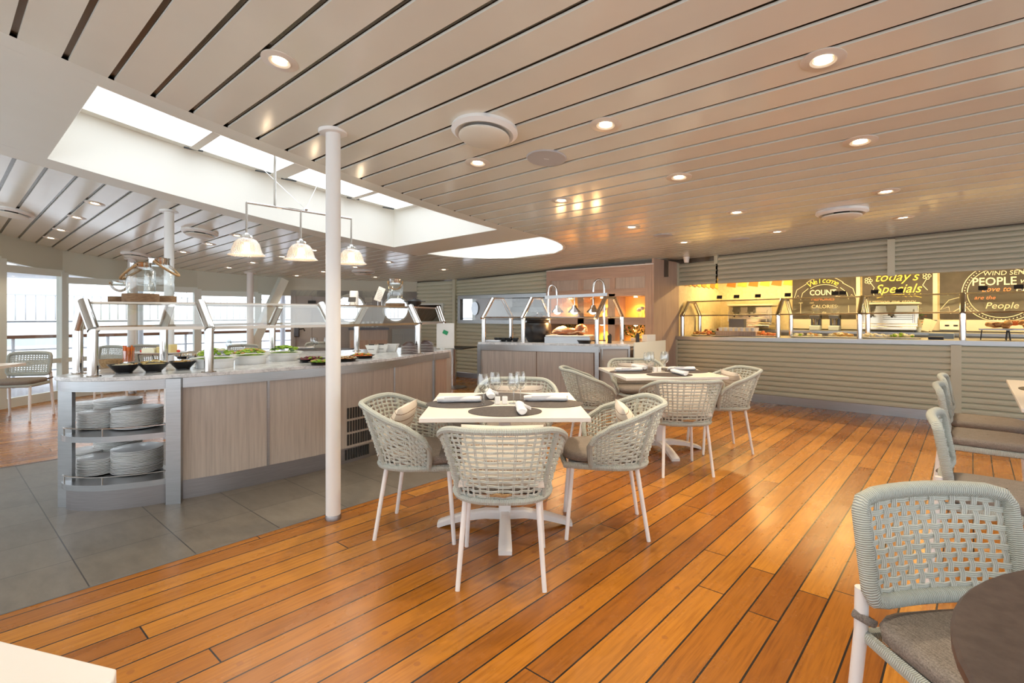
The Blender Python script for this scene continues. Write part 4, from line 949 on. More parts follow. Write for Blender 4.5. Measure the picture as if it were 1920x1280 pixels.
wedge(-.07, -.02, .11, .08, .045, 'cheese2', 'low pale cheese wedge at the left of the white platter'); wedge(.01, .02, .08, .07, .055, 'cheese', 'middle yellow cheese block on the white platter', .3); wedge(.10, 0, .075, .09, .075, 'cheese', 'tall yellow cheese wedge at the right of the white platter', -.2)
for k, (dx, dy, w_) in enumerate(((.165, .0, 'right'), (-.15, -.02, 'left'))):
    c, s = math.cos(RZC), math.sin(RZC); small('cherry_tomato', 'red cherry tomato at the %s end of the cheese platter' % w_, 'tomato', MB().blob((0, 0, .013), .015, .015, .013, 1, 10, .02), 'tomato', (p.x+dx*c-dy*s, p.y+dx*s+dy*c, ZI+.0735), 0, 'tomatoes beside the cheeses', smooth=1.2)
for (px, py, r, lab, f, fh) in ((403, 688, .17, 'white oval bowl of bright green lettuce behind the front post', ['leaf', 'leaf', 'leaf', 'cheese2'], 1.2), (470, 681, .155, 'white oval bowl of mixed salad, second from the front post', ['leaf', 'slaw', 'leaf'], .9), (533, 675, .16, 'white oval bowl of green leaves nearest the white pole', ['leaf', 'leafd', 'leaf'], 1.0)):
    bowl(px, py, r, .075, lab, 'ceramic', .78, f, n=70, fh=fh, ell=.98, bits=.03, seed=px)
for (px, py, r, lab, f) in ((584, 678, .12, 'dark dish of beetroot and leaves just left of the white pole', ['beet', 'beet', 'leaf']), (600, 684, .09, 'dark dish of pale green cucumber left of the white pole', ['leaf', 'slaw']), (650, 677, .10, 'dark dish of bread just right of the white pole', ['bread', 'cheese2']), (680, 671, .115, 'dark dish of orange salad right of the white pole', ['carrot', 'slaw', 'leaf']), (350, 672, .10, 'dark dish behind the cheese platter', ['paper', 'slaw'])):
    bowl(px, py, r, .028, lab, 'black', .75, f, n=26, fh=.35, bits=.022, seed=px)
for k, (px, py) in enumerate(((357, 674), (374, 672))): 
    q = at(px, py, ZI); tumbler((q.x, q.y, ZI), 'small dressing glass behind the bowls, %s of two' % ('left', 'right')[k], 'dressing glasses on the salad bar', .055, .035)
o = small('wicker_ring', 'small wicker basket rim behind the left black bowl', 'basket', MB().lathe([(0, 0), (.06, 0), (.075, .035), (.082, .06), (.07, .06), (.06, .03), (0, .01)], 24), 'basket', (*at(208, 688, ZI)[:2], ZI))
# brown bowls in two stacks, white square bowls with cards
for st_, (px, py) in enumerate(((767, 664), (799, 660))):
    q = at(px, py, ZI)
    for k in range(6):
        mb = MB(); r = .085-.004*(k > 3); mb.lathe([(0, .03), (.035, .032), (r*.97, .002), (r, 0), (r, .004), (r*.92, .012), (.03, .045), (0, .045)], 24); mb.lathe([(r, 0), (r*1.01, .002), (r, .004)], 24, mi=1)
        small('stoneware_bowl', '%sbrown upturned bowl with pale rim, %s stack beyond the salad bowls' % ('topmost ' if k == 5 else '', ('left', 'right')[st_]), 'bowl', mb, ['brown', 'ceramic'], (q.x, q.y, ZI+.002+.0165*k), 0, 'brown bowls, %s stack' % ('left', 'right')[st_])
for k, (px, py, w_) in enumerate(((700, 661, 'left'), (718, 660, 'middle'), (735, 659, 'right'))):
    q = at(px, py, ZI); t = thing('sachet_bowl', 'white tapered square bowl with sachets, %s of three near the brown bowls' % w_, 'bowl', (q.x, q.y, ZI), RZC, 'white square bowls')
    MB().add([(-.04, -.04, 0), (.04, -.04, 0), (.04, .04, 0), (-.04, .04, 0), (-.07, -.07, .085), (.07, -.07, .085), (.07, .07, .085), (-.07, .07, .085)], [(3, 2, 1, 0), (0, 1, 5, 4), (1, 2, 6, 5), (2, 3, 7, 6), (3, 0, 4, 7)]).build('bowl_body', 'ceramic', t, smooth=0)
    if k != 2: card((q.x+.03*C, q.y+.03*S-.06, ZI), 'black card on a wire foot in front of the %s white square bowl' % w_, 'black cards on the counter', (.06, .06))
# menu board at the far end
q = at(815, 657, ZI); t = thing('notice_holder', 'clear upright holder with a printed green sheet at the far end of the salad bar', 'sign holder', (q.x-.1, q.y+.25, ZI), RZC)
MB().box((0, 0, .16), (.21, .006, .30)).build('sheet', 'paper', t, smooth=0); MB().box((.0, -.006, .20), (.06, .003, .045), ry=R(25)).build('green_print', 'green', t, smooth=0); MB().box((0, 0, .004), (.22, .08, .008)).build('base', 'guard', t, smooth=0)
# ---------------------------------------------------------------- pendant lamp trio
LX = -4.57; ly = (1.803, 2.275, 2.788); ZP = 2.245
pl = thing('pendant_lamp', 'nickel bar pendant with three bell shaped glass shades over the salad bar', 'lamp', (LX, 2.04, ZP))
MB().cyl((LX, ly[0], ZP), (LX, ly[2], ZP), .011, n=12).build('bar', 'chrome', pl, True)
MB().cyl((LX, 2.04, ZP), (LX, 2.04, zc(LX, 2.04)+WELL-.02), .011, n=12).build('stem', 'chrome', pl, True)
for (yy) in (1.95, 2.75):
    MB().tube([(LX, 2.32, ZP+.02), (LX-.5, yy, zc(LX, yy)+WELL-.03)], .0025, 5).build('cable', 'chrome', pl, True)
MB().lathe([(0, 0), (.015, 0), (.02, .02), (.012, .035), (0, .035)], 12, (0, 2.32-2.04, -.0)).build('finial', 'chrome', pl)
shade_m, t_, b_ = nm('prismatic_glass'); b_.inputs['Base Color'].default_value = (.78, .70, .63, 1); b_.inputs['Transmission Weight'].default_value = .75; b_.inputs['Roughness'].default_value = .25; b_.inputs['IOR'].default_value = 1.15
sp_ = nd(t_, 'ShaderNodeSeparateXYZ'); t_.links.new(coords(t_), sp_.inputs[0]); bump(t_, b_, mth(t_, 'SINE', mth(t_, 'MULTIPLY', mth(t_, 'ARCTAN2', sp_.outputs[0], sp_.outputs[1]), 48)), .5, .004)
for k, yy in enumerate(ly):
    MB().cyl((LX, yy, ZP), (LX, yy, 1.965), .009, n=10).build('drop_tube', 'chrome', pl, True)
    sh = thing('x', 'x', 'x', (0, 0, 0)); bpy.data.objects.remove(sh)
    g = MB(); n = 40; pr = [(.045, .145), (.075, .13), (.098, .10), (.112, .06), (.122, .025), (.142, .004), (.148, 0)]
    g.add([(q_*math.cos(2*math.pi*j/n), q_*math.sin(2*math.pi*j/n), z) for q_, z in pr for j in range(n)], [(i*n+j, i*n+(j+1) % n, (i+1)*n+(j+1) % n, (i+1)*n+j) for i in range(len(pr)-1) for j in range(n)])
    so = g.build('shade', shade_m, pl, smooth=1.4); so.location = (0, yy-2.04, 1.80-ZP)
    MB().lathe([(0, .19), (.012, .19), (.02, .175), (.045, .165), (.05, .15), (.047, .143), (0, .143)], 24).build('cap', 'chrome', so)
    MB().blob((0, 0, .08), .028, .028, .038, 1, 12, 0).build('bulb', 'lamp', so, smooth=1.5)
    ld = bpy.data.lights.new('bulb_light', 'POINT'); ld.energy = 3.5; ld.color = WARM; ld.shadow_soft_size = .04
    lo = bpy.data.objects.new('bulb_light', ld); col.objects.link(lo); lo.parent = pl; lo.location = (0, yy-2.04, 1.80-ZP+.015)

# ---------------------------------------------------------------- carving station
ZS2 = .92
SP = [(-5.17, 5.135), (-3.61, 5.81), (-3.32, 6.065), (-3.29, 7.0), (-3.72, 7.0), (-3.92, 6.55), (-5.46, 5.95)]
st = thing('carving_station', 'wood panelled carving station with steel corner posts in the centre background', 'counter', (-4.4, 5.9, 0))
def shr(P, d):
    c = Vector((sum(p[0] for p in P)/len(P), sum(p[1] for p in P)/len(P))); return [(p[0]+(c.x-p[0])*d, p[1]+(c.y-p[1])*d) for p in P]
MB().prism(shr(SP, .02), .0, ZS2-.03).build('body', 'wood2', st, True, smooth=0)
MB().prism(SP, ZS2-.03, ZS2).build('worktop', 'marble', st, True, smooth=0)
def seg(mb, a, b, off, z0, z1, th):
    a, b = Vector(a), Vector(b); T = (b-a).normalized(); N = Vector((T.y, -T.x)); m = (a+b)/2+N*off
    return mb.box((m.x, m.y, (z0+z1)/2), ((b-a).length, th, z1-z0), math.atan2(T.y, T.x))
seg(MB(), SP[0], SP[1], 0, ZS2-.11, ZS2-.03, .02).build('steel_apron', 'steel', st, True, smooth=0)
A0, A1 = Vector(SP[0]), Vector(SP[1])
for q0_, q1_ in ((.03, .495), (.505, .95)):
    seg(MB(), A0+(A1-A0)*q0_, A0+(A1-A0)*q1_, -.005, .1, ZS2-.115, .02).build('panel', 'wood', st, True, smooth=0)
for q_ in (0.012, .975):
    seg(MB(), A0+(A1-A0)*(q_-.012), A0+(A1-A0)*(q_+.018), .004, 0, ZS2-.03, .045).build('corner_post', 'steel', st, True, smooth=0)
seg(MB(), A0, A1, -.02, 0, .1, .02).build('kick_plate', 'kick', st, True, smooth=0)
seg(MB(), SP[1], SP[2], -.002, .1, ZS2-.03, .012).build('side_panel', 'greyw', st, True, smooth=0)
seg(MB(), SP[1], SP[2], .006, ZS2-.06, ZS2-.03, .012).build('panel_frame', 'steel', st, True, smooth=0)
f_ = MB(); B1_, B2_ = Vector(SP[1]), Vector(SP[2])
for q_ in (.07, .97): p = B1_+(B2_-B1_)*q_; f_.box((p.x, p.y, .46), (.02, .03, .86), math.atan2((B2_-B1_).y, (B2_-B1_).x))
f_.build('panel_frame', 'steel', st, True, smooth=0)
gs = thing('glass_side_screen', 'pale green glass screen beside the carving station', 'screen', (-3.28, 6.6, 0))
MB().box((-3.27, 6.54, .49), (.012, .92, .90)).build('glass_sheet', 'frame', gs, True, smooth=0); MB().box((-3.27, 6.54, .02), (.03, .92, .04)).build('floor_channel', 'steel', gs, True, smooth=0)
# guards of the station: three A-frames
def aframe(px0, px1, pxt0, pxt1, side):
    """front post column, rear post column"""
    def onl(px, off):                          # column on a line parallel to the front edge
        T = (A1-A0).normalized(); N = Vector((-T.y, T.x)); o = A0+N*off; dx = (px-960)/F; d0 = Vector((C*dx-S, S*dx+C))
        s_ = (o.y*d0.x-o.x*d0.y)/(T.x*d0.y-T.y*d0.x); q = o+T*s_; return q
    return onl(px0, .05), onl(px1, .62)
gs2 = thing('sneeze_guard', 'chrome A-frame guard with glass over the carving station', 'sneeze guard', (-4.4, 5.9, ZS2))
frames = [aframe(907, 958, 0, 0, 1), aframe(981, 1029, 0, 0, 1), aframe(1119, 1166, 0, 0, 1)]
tops = []
for a, b in frames:
    m = (a+b)/2
    tl = []
    for p, o in ((a, b), (b, a)):
        n = (p-o).normalized(); MB().cyl((p.x, p.y, ZS2), (p.x, p.y, 1.27), .030, n=16).build('post', 'chrome', gs2, True)
        lo = Vector((p.x+n.x*.03, p.y+n.y*.03, 1.245)); h = m+n*.11; hi = Vector((h.x, h.y, 1.53)); MB().cyl(lo, hi, .030, n=16).build('glass_clamp_tube', 'chrome', gs2, True); tl.append((lo, hi))
    MB().cyl(tl[0][1], tl[1][1], .018, n=10).build('ridge_bar', 'chrome', gs2, True); tops.append(tl)
for (i, j) in ((0, 1), (1, 2)):
    for k in (0, 1):
        l0, h0, l1, h1 = *tops[i][k], *tops[j][k]
        if (i, k) != (0, 1) or 1: MB().add([l0, l1, h1, h0], [(0, 1, 2, 3)]).build('glass_panel', 'guard', gs2, True, smooth=0)
        MB().cyl(l0+Vector((0, 0, .02)), l1+Vector((0, 0, .02)), .009, n=8).build('edge_rail', 'chrome', gs2, True)
# heat lamp gantry with two gooseneck pipes
def ond(px, z, off):
    T = (A1-A0).normalized(); N = Vector((-T.y, T.x)); o = A0+N*off; dx = (px-960)/F; d0 = Vector((C*dx-S, S*dx+C)); s_ = (o.y*d0.x-o.x*d0.y)/(T.x*d0.y-T.y*d0.x); q = o+T*s_; return Vector((q.x, q.y, z))
hg_ = thing('heat_lamp_gantry', 'chrome gooseneck gantry carrying three heat lamps over the roast', 'heat lamp', (*ond(1080, 0, .38)[:2], ZS2))
for px in (1028, 1133):
    b = ond(px, ZS2, .38); T = Vector((C, S, 0)); sg = .5 if px == 1028 else -.5; r = .075 if px > 1100 else .06
    P = [b, b+Vector((0, 0, .66))]+[b+Vector((0, 0, .70 if px < 1100 else .74))+T*(sg*2*r*(1-math.cos(math.pi*k/10)))*1+Vector((0, 0, r*1.6*math.sin(math.pi*k/10))) for k in range(11)]
    P.append(P[-1]-Vector((0, 0, .05))); MB().tube(P, .015, 10).build('gooseneck_pipe', 'chrome', hg_, True)
a, b = ond(1024, 1.545, .36), ond(1140, 1.575, .36); m = (a+b)/2; MB().box(m, ((b-a).length, .16, .04), math.atan2((b-a).y, (b-a).x), ry=-math.asin((b-a).z/(b-a).length)).build('lamp_rail', 'steel', hg_, True, smooth=0)
for px, y_ in ((1045, 580), (1077, 577), (1112, 573)):
    p = ond(px, 1.33, .36); MB().cyl(p+Vector((0, 0, .09)), p+Vector((0, 0, .22)), .008, n=8).build('drop_tube', 'chrome', hg_, True)
    hs_ = MB().lathe([(.09, 0), (.085, .02), (.045, .06), (.03, .10), (.0, .10)], 24, tuple(p-hg_.location)).build('lamp_shade', 'chrome', hg_)
    MB().blob(tuple(p-hg_.location+Vector((0, 0, .012))), .05, .05, .035, 1, 12, 0).build('bulb', 'lamp', hs_, smooth=1.5)
    ld = bpy.data.lights.new('heat_light', 'POINT'); ld.energy = 8; ld.color = (1, .55, .22); ld.shadow_soft_size = .05; lo = bpy.data.objects.new('heat_light', ld); col.objects.link(lo); lo.parent = hg_; lo.location = p-hg_.location-Vector((0, 0, .04))
# things on the station
p = ond(1008, ZS2, .34); t = thing('soup_kettle', 'large black soup kettle on the carving station', 'soup kettle', tuple(p))
MB().lathe([(0, 0), (.13, 0), (.15, .02), (.19, .10), (.195, .22), (.17, .27), (.155, .28), (.16, .30), (.185, .31)], 32).build('kettle_body', 'kettle', t); MB().lathe([(.19, .31), (.185, .325), (.12, .36), (.03, .38), (0, .38)], 32).build('lid', 'kettle', t); MB().lathe([(0, .38), (.012, .38), (.022, .40), (.012, .415), (0, .42)], 16).build('lid_knob', 'chrome', t)
p = ond(1069, ZS2, .3); t = thing('carving_board', 'steel framed white carving board under the heat lamps', 'board', tuple(p), math.atan2((A1-A0).y, (A1-A0).x)); MB().box((0, 0, .04), (.62, .42, .08)).build('steel_base', 'steel', t, smooth=0); MB().box((0, 0, .092), (.60, .40, .022)).build('board', 'ceramic', t, bev=.004, smooth=0)
zb_r = ZS2+.104
t = thing('roast_joint', 'browned roast joint with a yellow cloth frill on the carving board', 'meat', (p.x, p.y, zb_r), math.atan2((A1-A0).y, (A1-A0).x)); MB().blob((-.05, 0, .045), .2, .1, .055, 3, 16, .1).blob((.15, 0, .075), .08, .09, .075, 5, 14, .12).build('meat', 'meat', t, smooth=1.5)
fz = MB(); rows = []
for i in range(12):
    q = i/11; rows.append([(-.24+.46*q+.01*math.sin(9*j), -.09+.18*j/8, .02+.10*abs(math.sin(q*math.pi*1.5+.3))*math.sin(math.pi*(j+1)/10)+.012*math.sin(j*2.2+i)) for j in range(9)])
fz.grid(rows); o = fz.build('cloth', 'cheese2', t, smooth=1.2)
so_ = o.modifiers.new('sol', 'SOLIDIFY'); so_.thickness = .004
for k, (px, off, lab, r) in enumerate(((1096, .1, 'dark shallow pan in front of the carving board', .10), (1085, .5, 'pan behind the carving board', .08))):
    p = ond(px, ZS2, off); t = thing('frying_pan', lab, 'pan', tuple(p), RZC); MB().lathe([(0, 0), (r*.75, 0), (r, .045), (r*.96, .043), (r*.72, .006), (0, .006)], 24).build('pan_body', 'kettle', t); MB().box((r+.09, 0, .04), (.18, .025, .012)).build('handle', 'iron', t)
bp0 = None
for k in range(8):
    p = ond(933+(k % 4)*11, ZS2, .25+.16*(k//4)); mb = MB().lathe([(0, 0), (.03, 0), (.055, .045), (.05, .045), (.028, .008), (0, .008)], 16)
    if bp0 is None: bp0 = mb.build('soup_bowl', 'black', smooth=1); o = bp0
    else: o = bp0.copy(); col.objects.link(o)
    o.location = (p.x, p.y, ZS2+.001+(.02 if k % 3 == 0 else 0)*0); tag(o, 'black soup bowl among the row left of the soup kettle', 'bowl', 'black soup bowls on the station')
p = ond(925, ZS2, .2); small('folded_napkin', 'folded white napkin with cutlery at the left end of the carving station', 'napkin', MB().box((0, 0, .012), (.22, .14, .02)), 'napkin', tuple(p), .4, bev=.006)
for k, (px, off, hh) in enumerate(((1143, .25, .12), (1188, .62, .13))):
    p = ond(px, ZS2, off) if k == 0 else Vector((-3.36, 6.35, ZS2)); small('pepper_mill', ('dark pepper mill beside the front post of the carving guard', 'dark pepper mill at the right end of the carving station')[k], 'pepper mill', MB().lathe([(0, 0), (.028, 0), (.026, .05), (.03, .1), (.02, hh), (0, hh+.01)], 16), 'iron', tuple(p), 0, 'pepper mills')
# ---------------------------------------------------------------- lit oak shelving unit
UX0, UX1, UY = -5.73, -3.66, 7.42
un = thing('shelving_unit', 'tall oak shelving unit with amber lit niches behind the carving station', 'shelf', (-4.7, 7.8, 0))
zu = lambda x: zc(x, 7.45)-.03-.0*x
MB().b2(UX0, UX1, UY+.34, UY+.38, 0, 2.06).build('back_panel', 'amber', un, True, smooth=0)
cx = [UX0+.10, UX0+.10+.575, UX0+.10+.70, UX0+.10+1.17, UX0+.10+1.30, UX1-.14]
fz_ = MB()
def bb(x0, x1, z0, z1, m='wood2', nme='stile', d=.36, y0=UY): MB().b2(x0, x1, y0, y0+d, z0, z1).build(nme, m, un, True, smooth=0)
bb(UX0, UX0+.10, 0, 2.08); bb(UX1-.14, UX1-.03, 0, 2.10); bb(cx[1], cx[2], 0, 1.64); bb(cx[3], cx[4], 0, 1.64)
MB().b2(UX1-.03, UX1, UY+.01, YB+.1, 0, 2.17).build('side_panel', 'wood2', un, True, smooth=0)
bb(UX0+.1, UX1-.14, 1.90, 2.08, 'woodh', 'rail'); bb(UX0+.1, UX1-.14, 1.60, 1.72, 'woodh', 'rail'); bb(UX0+.1, UX1-.14, 1.14, 1.26, 'woodh', 'shelf_board'); bb(UX0+.1, UX1-.14, .80, .86, 'woodh', 'shelf_board'); bb(UX0+.1, UX1-.14, 0, .80, 'wood2', 'base_panel', .3, UY+.03)
for k, (xa, xb) in enumerate(((UX0+.1, UX0+.68), (UX0+.78, UX0+1.30), (UX0+1.40, UX1-.14))): bb(xa, xb, 1.72, 1.90, 'wood', 'frieze_panel', .3, UY+.02)
for xa in (UX0+.68, UX0+1.30): bb(xa, xa+.1, 1.72, 1.90, 'wood2', 'frieze_block', .33, UY+.008)
MB().b2(UX0, UX1, UY-.01, UY+.01, 2.075, 2.09).build('light_strip', 'white', un, True, smooth=0)
niche = [(cx[0], cx[1]), (cx[2], cx[3]), (cx[4], cx[5])]
for r_, z in enumerate((1.59, 1.13)):
    for k, (a, b) in enumerate(niche):
        if r_ == 1 and k == 0: continue
        m = MB().lathe([(0, 0), (.03, 0), (.03, -.008), (0, -.008)], 16, ((a+b)/2+4.7, .2-.38, z)).build('niche_spot', 'lamp', un, smooth=0)
        ld = bpy.data.lights.new('niche_light', 'SPOT'); ld.energy = 17; ld.color = (1, .52, .14); ld.spot_size = R(125); ld.spot_blend = .8; ld.shadow_soft_size = .03
        lo = bpy.data.objects.new('niche_light', ld); col.objects.link(lo); lo.parent = un; lo.location = ((a+b)/2+4.7, .2-.38, z-.015)
def plant(x, y, z, label, r, h, fm, n=60, seed=1, pot='ceramic', grp=None, pr=.05, ph=.07, boxp=False, fl=None):
    t = thing('potted_plant', label, 'plant', (x, y, z), 0, grp)
    (MB().box((0, 0, ph/2), (pr*3, pr*1.6, ph)) if boxp else MB().lathe([(0, 0), (pr*.8, 0), (pr, ph), (pr*.9, ph), (pr*.85, ph*.9), (0, ph*.9)], 20)).build('pot', pot, t, smooth=.6)
    rnd = random.Random(seed); f = MB()
    for k in range(n):
        a = rnd.uniform(0, 6.28); q = rnd.random()**.6; zz = ph+rnd.random()*h; rr = r*q*(.6+.4*math.sin(math.pi*min(1, (zz-ph)/h)))
        c = Vector((rr*math.cos(a), rr*math.sin(a)*.5, zz)); d = Vector((math.cos(a)*.7, math.sin(a)*.5, rnd.uniform(-.2, .9))).normalized()*rnd.uniform(.03, .055); w2_ = d.cross(Vector((rnd.uniform(-1, 1), rnd.uniform(-1, 1), .5))).normalized()*.011
        f.add([c, c+d*.5+w2_, c+d, c+d*.5-w2_], [(0, 1, 2, 3)], 1 if fl and rnd.random() < .15 else 0)
        if k % 5 == 0: f.tube([(0, 0, ph), c*.6+Vector((0, 0, ph*.4)), c], .0015, 4, cap=False)
    o = f.build('foliage', [fm]+([fl] if fl else []), t, smooth=0); o['kind'] = 'stuff'; return t
plant(-4.02, UY+.13, .861, 'leafy dark green plant in the lower right niche of the oak unit', .26, .22, 'leafd', 200, 3, fl='pink', boxp=True)
plant(-5.28, UY+.14, .861, 'leafy dark green plant in the lower left niche behind the roast', .22, .2, 'leafd', 150, 5)
for k, (x, lab) in enumerate(((-5.2, 'left'), (-4.62, 'middle'), (-3.94, 'right'))):
    small('flower_jar', 'white flowers in a small glass jar in the upper %s niche' % lab, 'vase', MB().lathe([(0, 0), (.035, 0), (.038, .07), (.03, .08)], 16).blob((-.03, 0, .12), .045, .03, .03, 2, 8, .3, 1).blob((.03, 0, .14), .04, .03, .03, 3, 8, .3, 1), ['jar', 'paper'], (x, UY+.12, 1.261), 0, 'flower jars in the niches')
for k, (x, lab) in enumerate(((-4.48, 'upper middle'), (-3.80, 'upper right'))):
    small('wicker_basket', 'dark round wicker basket in the %s niche' % lab, 'basket', MB().lathe([(0, 0), (.06, 0), (.072, .08), (.068, .16), (.06, .16), (.06, .02), (0, .02)], 20), 'basket', (x, UY+.14, 1.261), 0, 'dark baskets in the niches')
small('white_planter', 'white rectangular planter on the ledge by the right niche', 'planter', MB().box((0, 0, .05), (.2, .09, .1)), 'ceramic', (-3.45, 6.85, ZS2+.001), R(80), bev=.004)
# ---------------------------------------------------------------- bar counter and galley behind it
bc = thing('bar_counter', 'long steel topped counter above the sage shuttered bar front', 'counter', (-.2, 8.6, 0))
def tiltbox(mb, x0, x1, y0, y1, z0, z1, n=1):
    v = [(x, y, zbar(x)+z) for x in (x0, x1) for y in (y0, y1) for z in (z0, z1)]
    return mb.add(v, [(0, 1, 3, 2), (4, 6, 7, 5), (0, 4, 5, 1), (2, 3, 7, 6), (0, 2, 6, 4), (1, 5, 7, 3)])
tiltbox(MB(), X0-.03, X1, YB-.03, 9.2, -.055, 0).build('worktop', 'steel', bc, True, smooth=0)
MB().b2(X0, X1, 8.4, 9.15, 0, .86).build('base_cabinet', 'kick', bc, True, smooth=0)
YW = 10.3
struct('floor_bar', MB().b2(X0, X1, 8.3, YW, .0, .01), 'tile', smooth=0)
struct('wall_bar_left', MB().b2(X0-.06, X0-.01, YB+.12, YW, 0, 2.3), 'wallp', smooth=0)
struct('wall_bar_back', MB().b2(X0-.06, X1, YW, YW+.05, 0, 2.4), 'wallp', smooth=0)
struct('ceiling_bar', MB().b2(X0-.06, X1, YB+.12, YW+.05, 2.25, 2.33), 'flat', smooth=0)
struct('trim_10', MB().b2(-2.41, X1, YW-.03, YW, 1.06, 1.225), 'cream', smooth=0)
bk_ = thing('back_counter', 'pale back counter under the chalkboards behind the bar', 'counter', (-.2, 10, 0))
MB().b2(X0, X1, 9.72, YW-.035, 1.0, 1.04).build('worktop', 'steel', bk_, True, smooth=0); MB().b2(X0, X1, 9.76, YW-.035, .0, 1.0).build('cabinet', 'cream', bk_, True, smooth=0)
# pennants on the wall
def pennant(x, y, z, onside, m, label, sc_=1, k=0):
    mb = MB(); w_, h_ = .085*sc_, .19*sc_
    v = [(-w_, 0, 0), (w_*.6, 0, 0), (w_*1.0-w_*.6, 0, -h_), (-w_*1.6, 0, -h_*.85)]
    mb.add([(a-.0, b, c) for a, b, c in v]+[(a, b+.004, c) for a, b, c in v], [(0, 1, 2, 3), (7, 6, 5, 4), (0, 4, 5, 1), (1, 5, 6, 2), (2, 6, 7, 3), (3, 7, 4, 0)])
    return small('paper_pennant', label, 'pennant', mb, m, (x, y, z), R(90) if onside else 0, 'pennants on the %s yellow wall' % ('side' if onside else 'back'), smooth=0)
for k in range(8): pennant(X0+.005, 8.62+.21*k, 1.98, True, ('pennO', 'pennY')[k % 2], '%s pennant on the left yellow wall of the bar' % ('orange', 'yellow')[k % 2])
for k in range(6): pennant(-3.42+.20*k, YW-.008, 2.01, False, ('pennO', 'pennY')[k % 2], '%s slanted pennant on the back yellow wall beside the chalkboards' % ('orange', 'yellow')[k % 2])
# chalkboards
def text_obj(body, size, m, parent, x, z, shear=0, name='lettering', rot=0, ext=.0, sx=1, off=.0):
    cu = bpy.data.curves.new('txt', 'FONT'); cu.body = body; cu.size = size; cu.align_x = 'CENTER'; cu.align_y = 'CENTER'; cu.extrude = .001; cu.shear = shear; cu.offset = off; cu.resolution_u = 3
    tmp = bpy.data.objects.new('txt', cu); me = bpy.data.meshes.new_from_object(tmp); bpy.data.objects.remove(tmp); me.name = name
    me.materials.clear(); me.materials.append(M[m]); o = bpy.data.objects.new(name, me); col.objects.link(o); o.parent = parent
    o.location = (x, -.012, z); o.rotation_euler = (R(90), -rot, 0); o.scale = (sx, 1, 1); return o
def arc_text(body, size, m, parent, cx_, cz_, r, a0, a1, name='lettering', shear=.2):
    n = len(body)
    for i, ch in enumerate(body):
        if ch == ' ': continue
        a = R(lerp(a0, a1, i/(n-1))); text_obj(ch, size, m, parent, cx_+r*math.cos(a), cz_+r*math.sin(a), shear, name, a-math.pi/2)
def strokes(parent, L, m, r=.006, name='chalk_drawing'):
    mb = MB()
    for P in L: mb.tube([(x, -.012, z) for x, z in P], r, 4, flat=1)
    return mb.build(name, m, parent, smooth=0)
def arcp(cx_, cz_, rx, rz, a0, a1, n=16): return [(cx_+rx*math.cos(R(lerp(a0, a1, i/n))), cz_+rz*math.sin(R(lerp(a0, a1, i/n)))) for i in range(n+1)]
def flower(x, z, r): return [arcp(x+r*math.cos(R(72*k)), z+r*math.sin(R(72*k)), r*.55, r*.55, 0, 360, 8) for k in range(5)]
def board(x0, x1, label):
    t = thing('chalkboard', label, 'chalkboard', ((x0+x1)/2, YW-.02, 1.24), 0, 'chalkboards behind the bar')
    MB().b2(x0-(x0+x1)/2+.005, x1-(x0+x1)/2-.005, -.01, .015, 0, .95).build('board', 'board', t, smooth=0)
    MB().b2(x1-(x0+x1)/2-.028, x1-(x0+x1)/2+.028, -.03, .018, -.02, .95).build('frame_strip', 'cream', t, smooth=0); return t
b1 = board(-2.40, -1.41, 'chalkboard reading Welcome, count the memories not the calories')
b2 = board(-1.36, -.42, "chalkboard reading today's Specials with chalk flowers")
b3 = board(-.37, 1.45, 'chalkboard with a round chalk badge about people who love to eat')
arc_text('Welcome', .13, 'yel', b1, .0, .28, .37, 122, 60)
strokes(b1, [arcp(0, .22, .44, .50, 50, 128), arcp(0, .22, .36, .36, 55, 125), [(-.27, .60), (-.42, .50), (-.47, .33), (-.40, .40), (-.36, .32), (-.33, .44), (-.24, .52)], [(.27, .60), (.42, .50), (.47, .33), (.40, .40), (.36, .32), (.33, .44), (.24, .52)], [(-.36, .27), (-.36, .08)], [(-.39, .27), (-.33, .27)], [(.36, .22), (.36, .1)]], 'chalk', .005)
text_obj('COUNT', .13, 'chalk', b1, -.02, .44, 0, sx=.85, off=.002); text_obj('the', .05, 'chalk', b1, .2, .37, .2); text_obj('MEMORIES', .075, 'org', b1, -.02, .33, 0); text_obj('not', .045, 'chalk', b1, -.19, .27, .2); text_obj('CALORIES', .085, 'chalk', b1, .0, .20, 0)
text_obj('the', .05, 'chalk', b1, 0, .10, .2)
text_obj("today's", .20, 'yel', b2, -.02, .66, .35, sx=1.0); text_obj('Specials', .20, 'yel', b2, .0, .47, .35, sx=.95)
strokes(b2, flower(-.38, .62, .035)+flower(.37, .66, .035)+[[(-.36, .6), (-.30, .50), (-.34, .42)], [(.37, .62), (.32, .52), (.38, .44)], arcp(-.26, .40, .05, .05, 0, 300, 10)], 'chalk', .005)
strokes(b2, [arcp(.02, .10, .5, .28, 55, 125)]+[[(x, .36), (x+.04, .39)] for x in (.05, .12, .19, .26)]+[[(x, .37), (x+.04, .34)] for x in (.08, .15, .22)], 'yel', .005)
text_obj('on me story', .085, 'chalk', b2, .02, .27, .25)
text_obj('are waiting', .05, 'chalk', b2, -.30, .28, .25)
strokes(b3, [arcp(-.22, .38, .43, .42, 0, 360, 40), arcp(-.22, .38, .37, .36, 0, 360, 36)], 'chalk', .006)
dts = MB()
for k in range(60):
    a = 2*math.pi*k/60; dts.box((-.22+.40*math.cos(a), -.012, .38+.39*math.sin(a)), (.012, .004, .012))
dts.build('dotted_ring', 'chalk', b3, smooth=0)
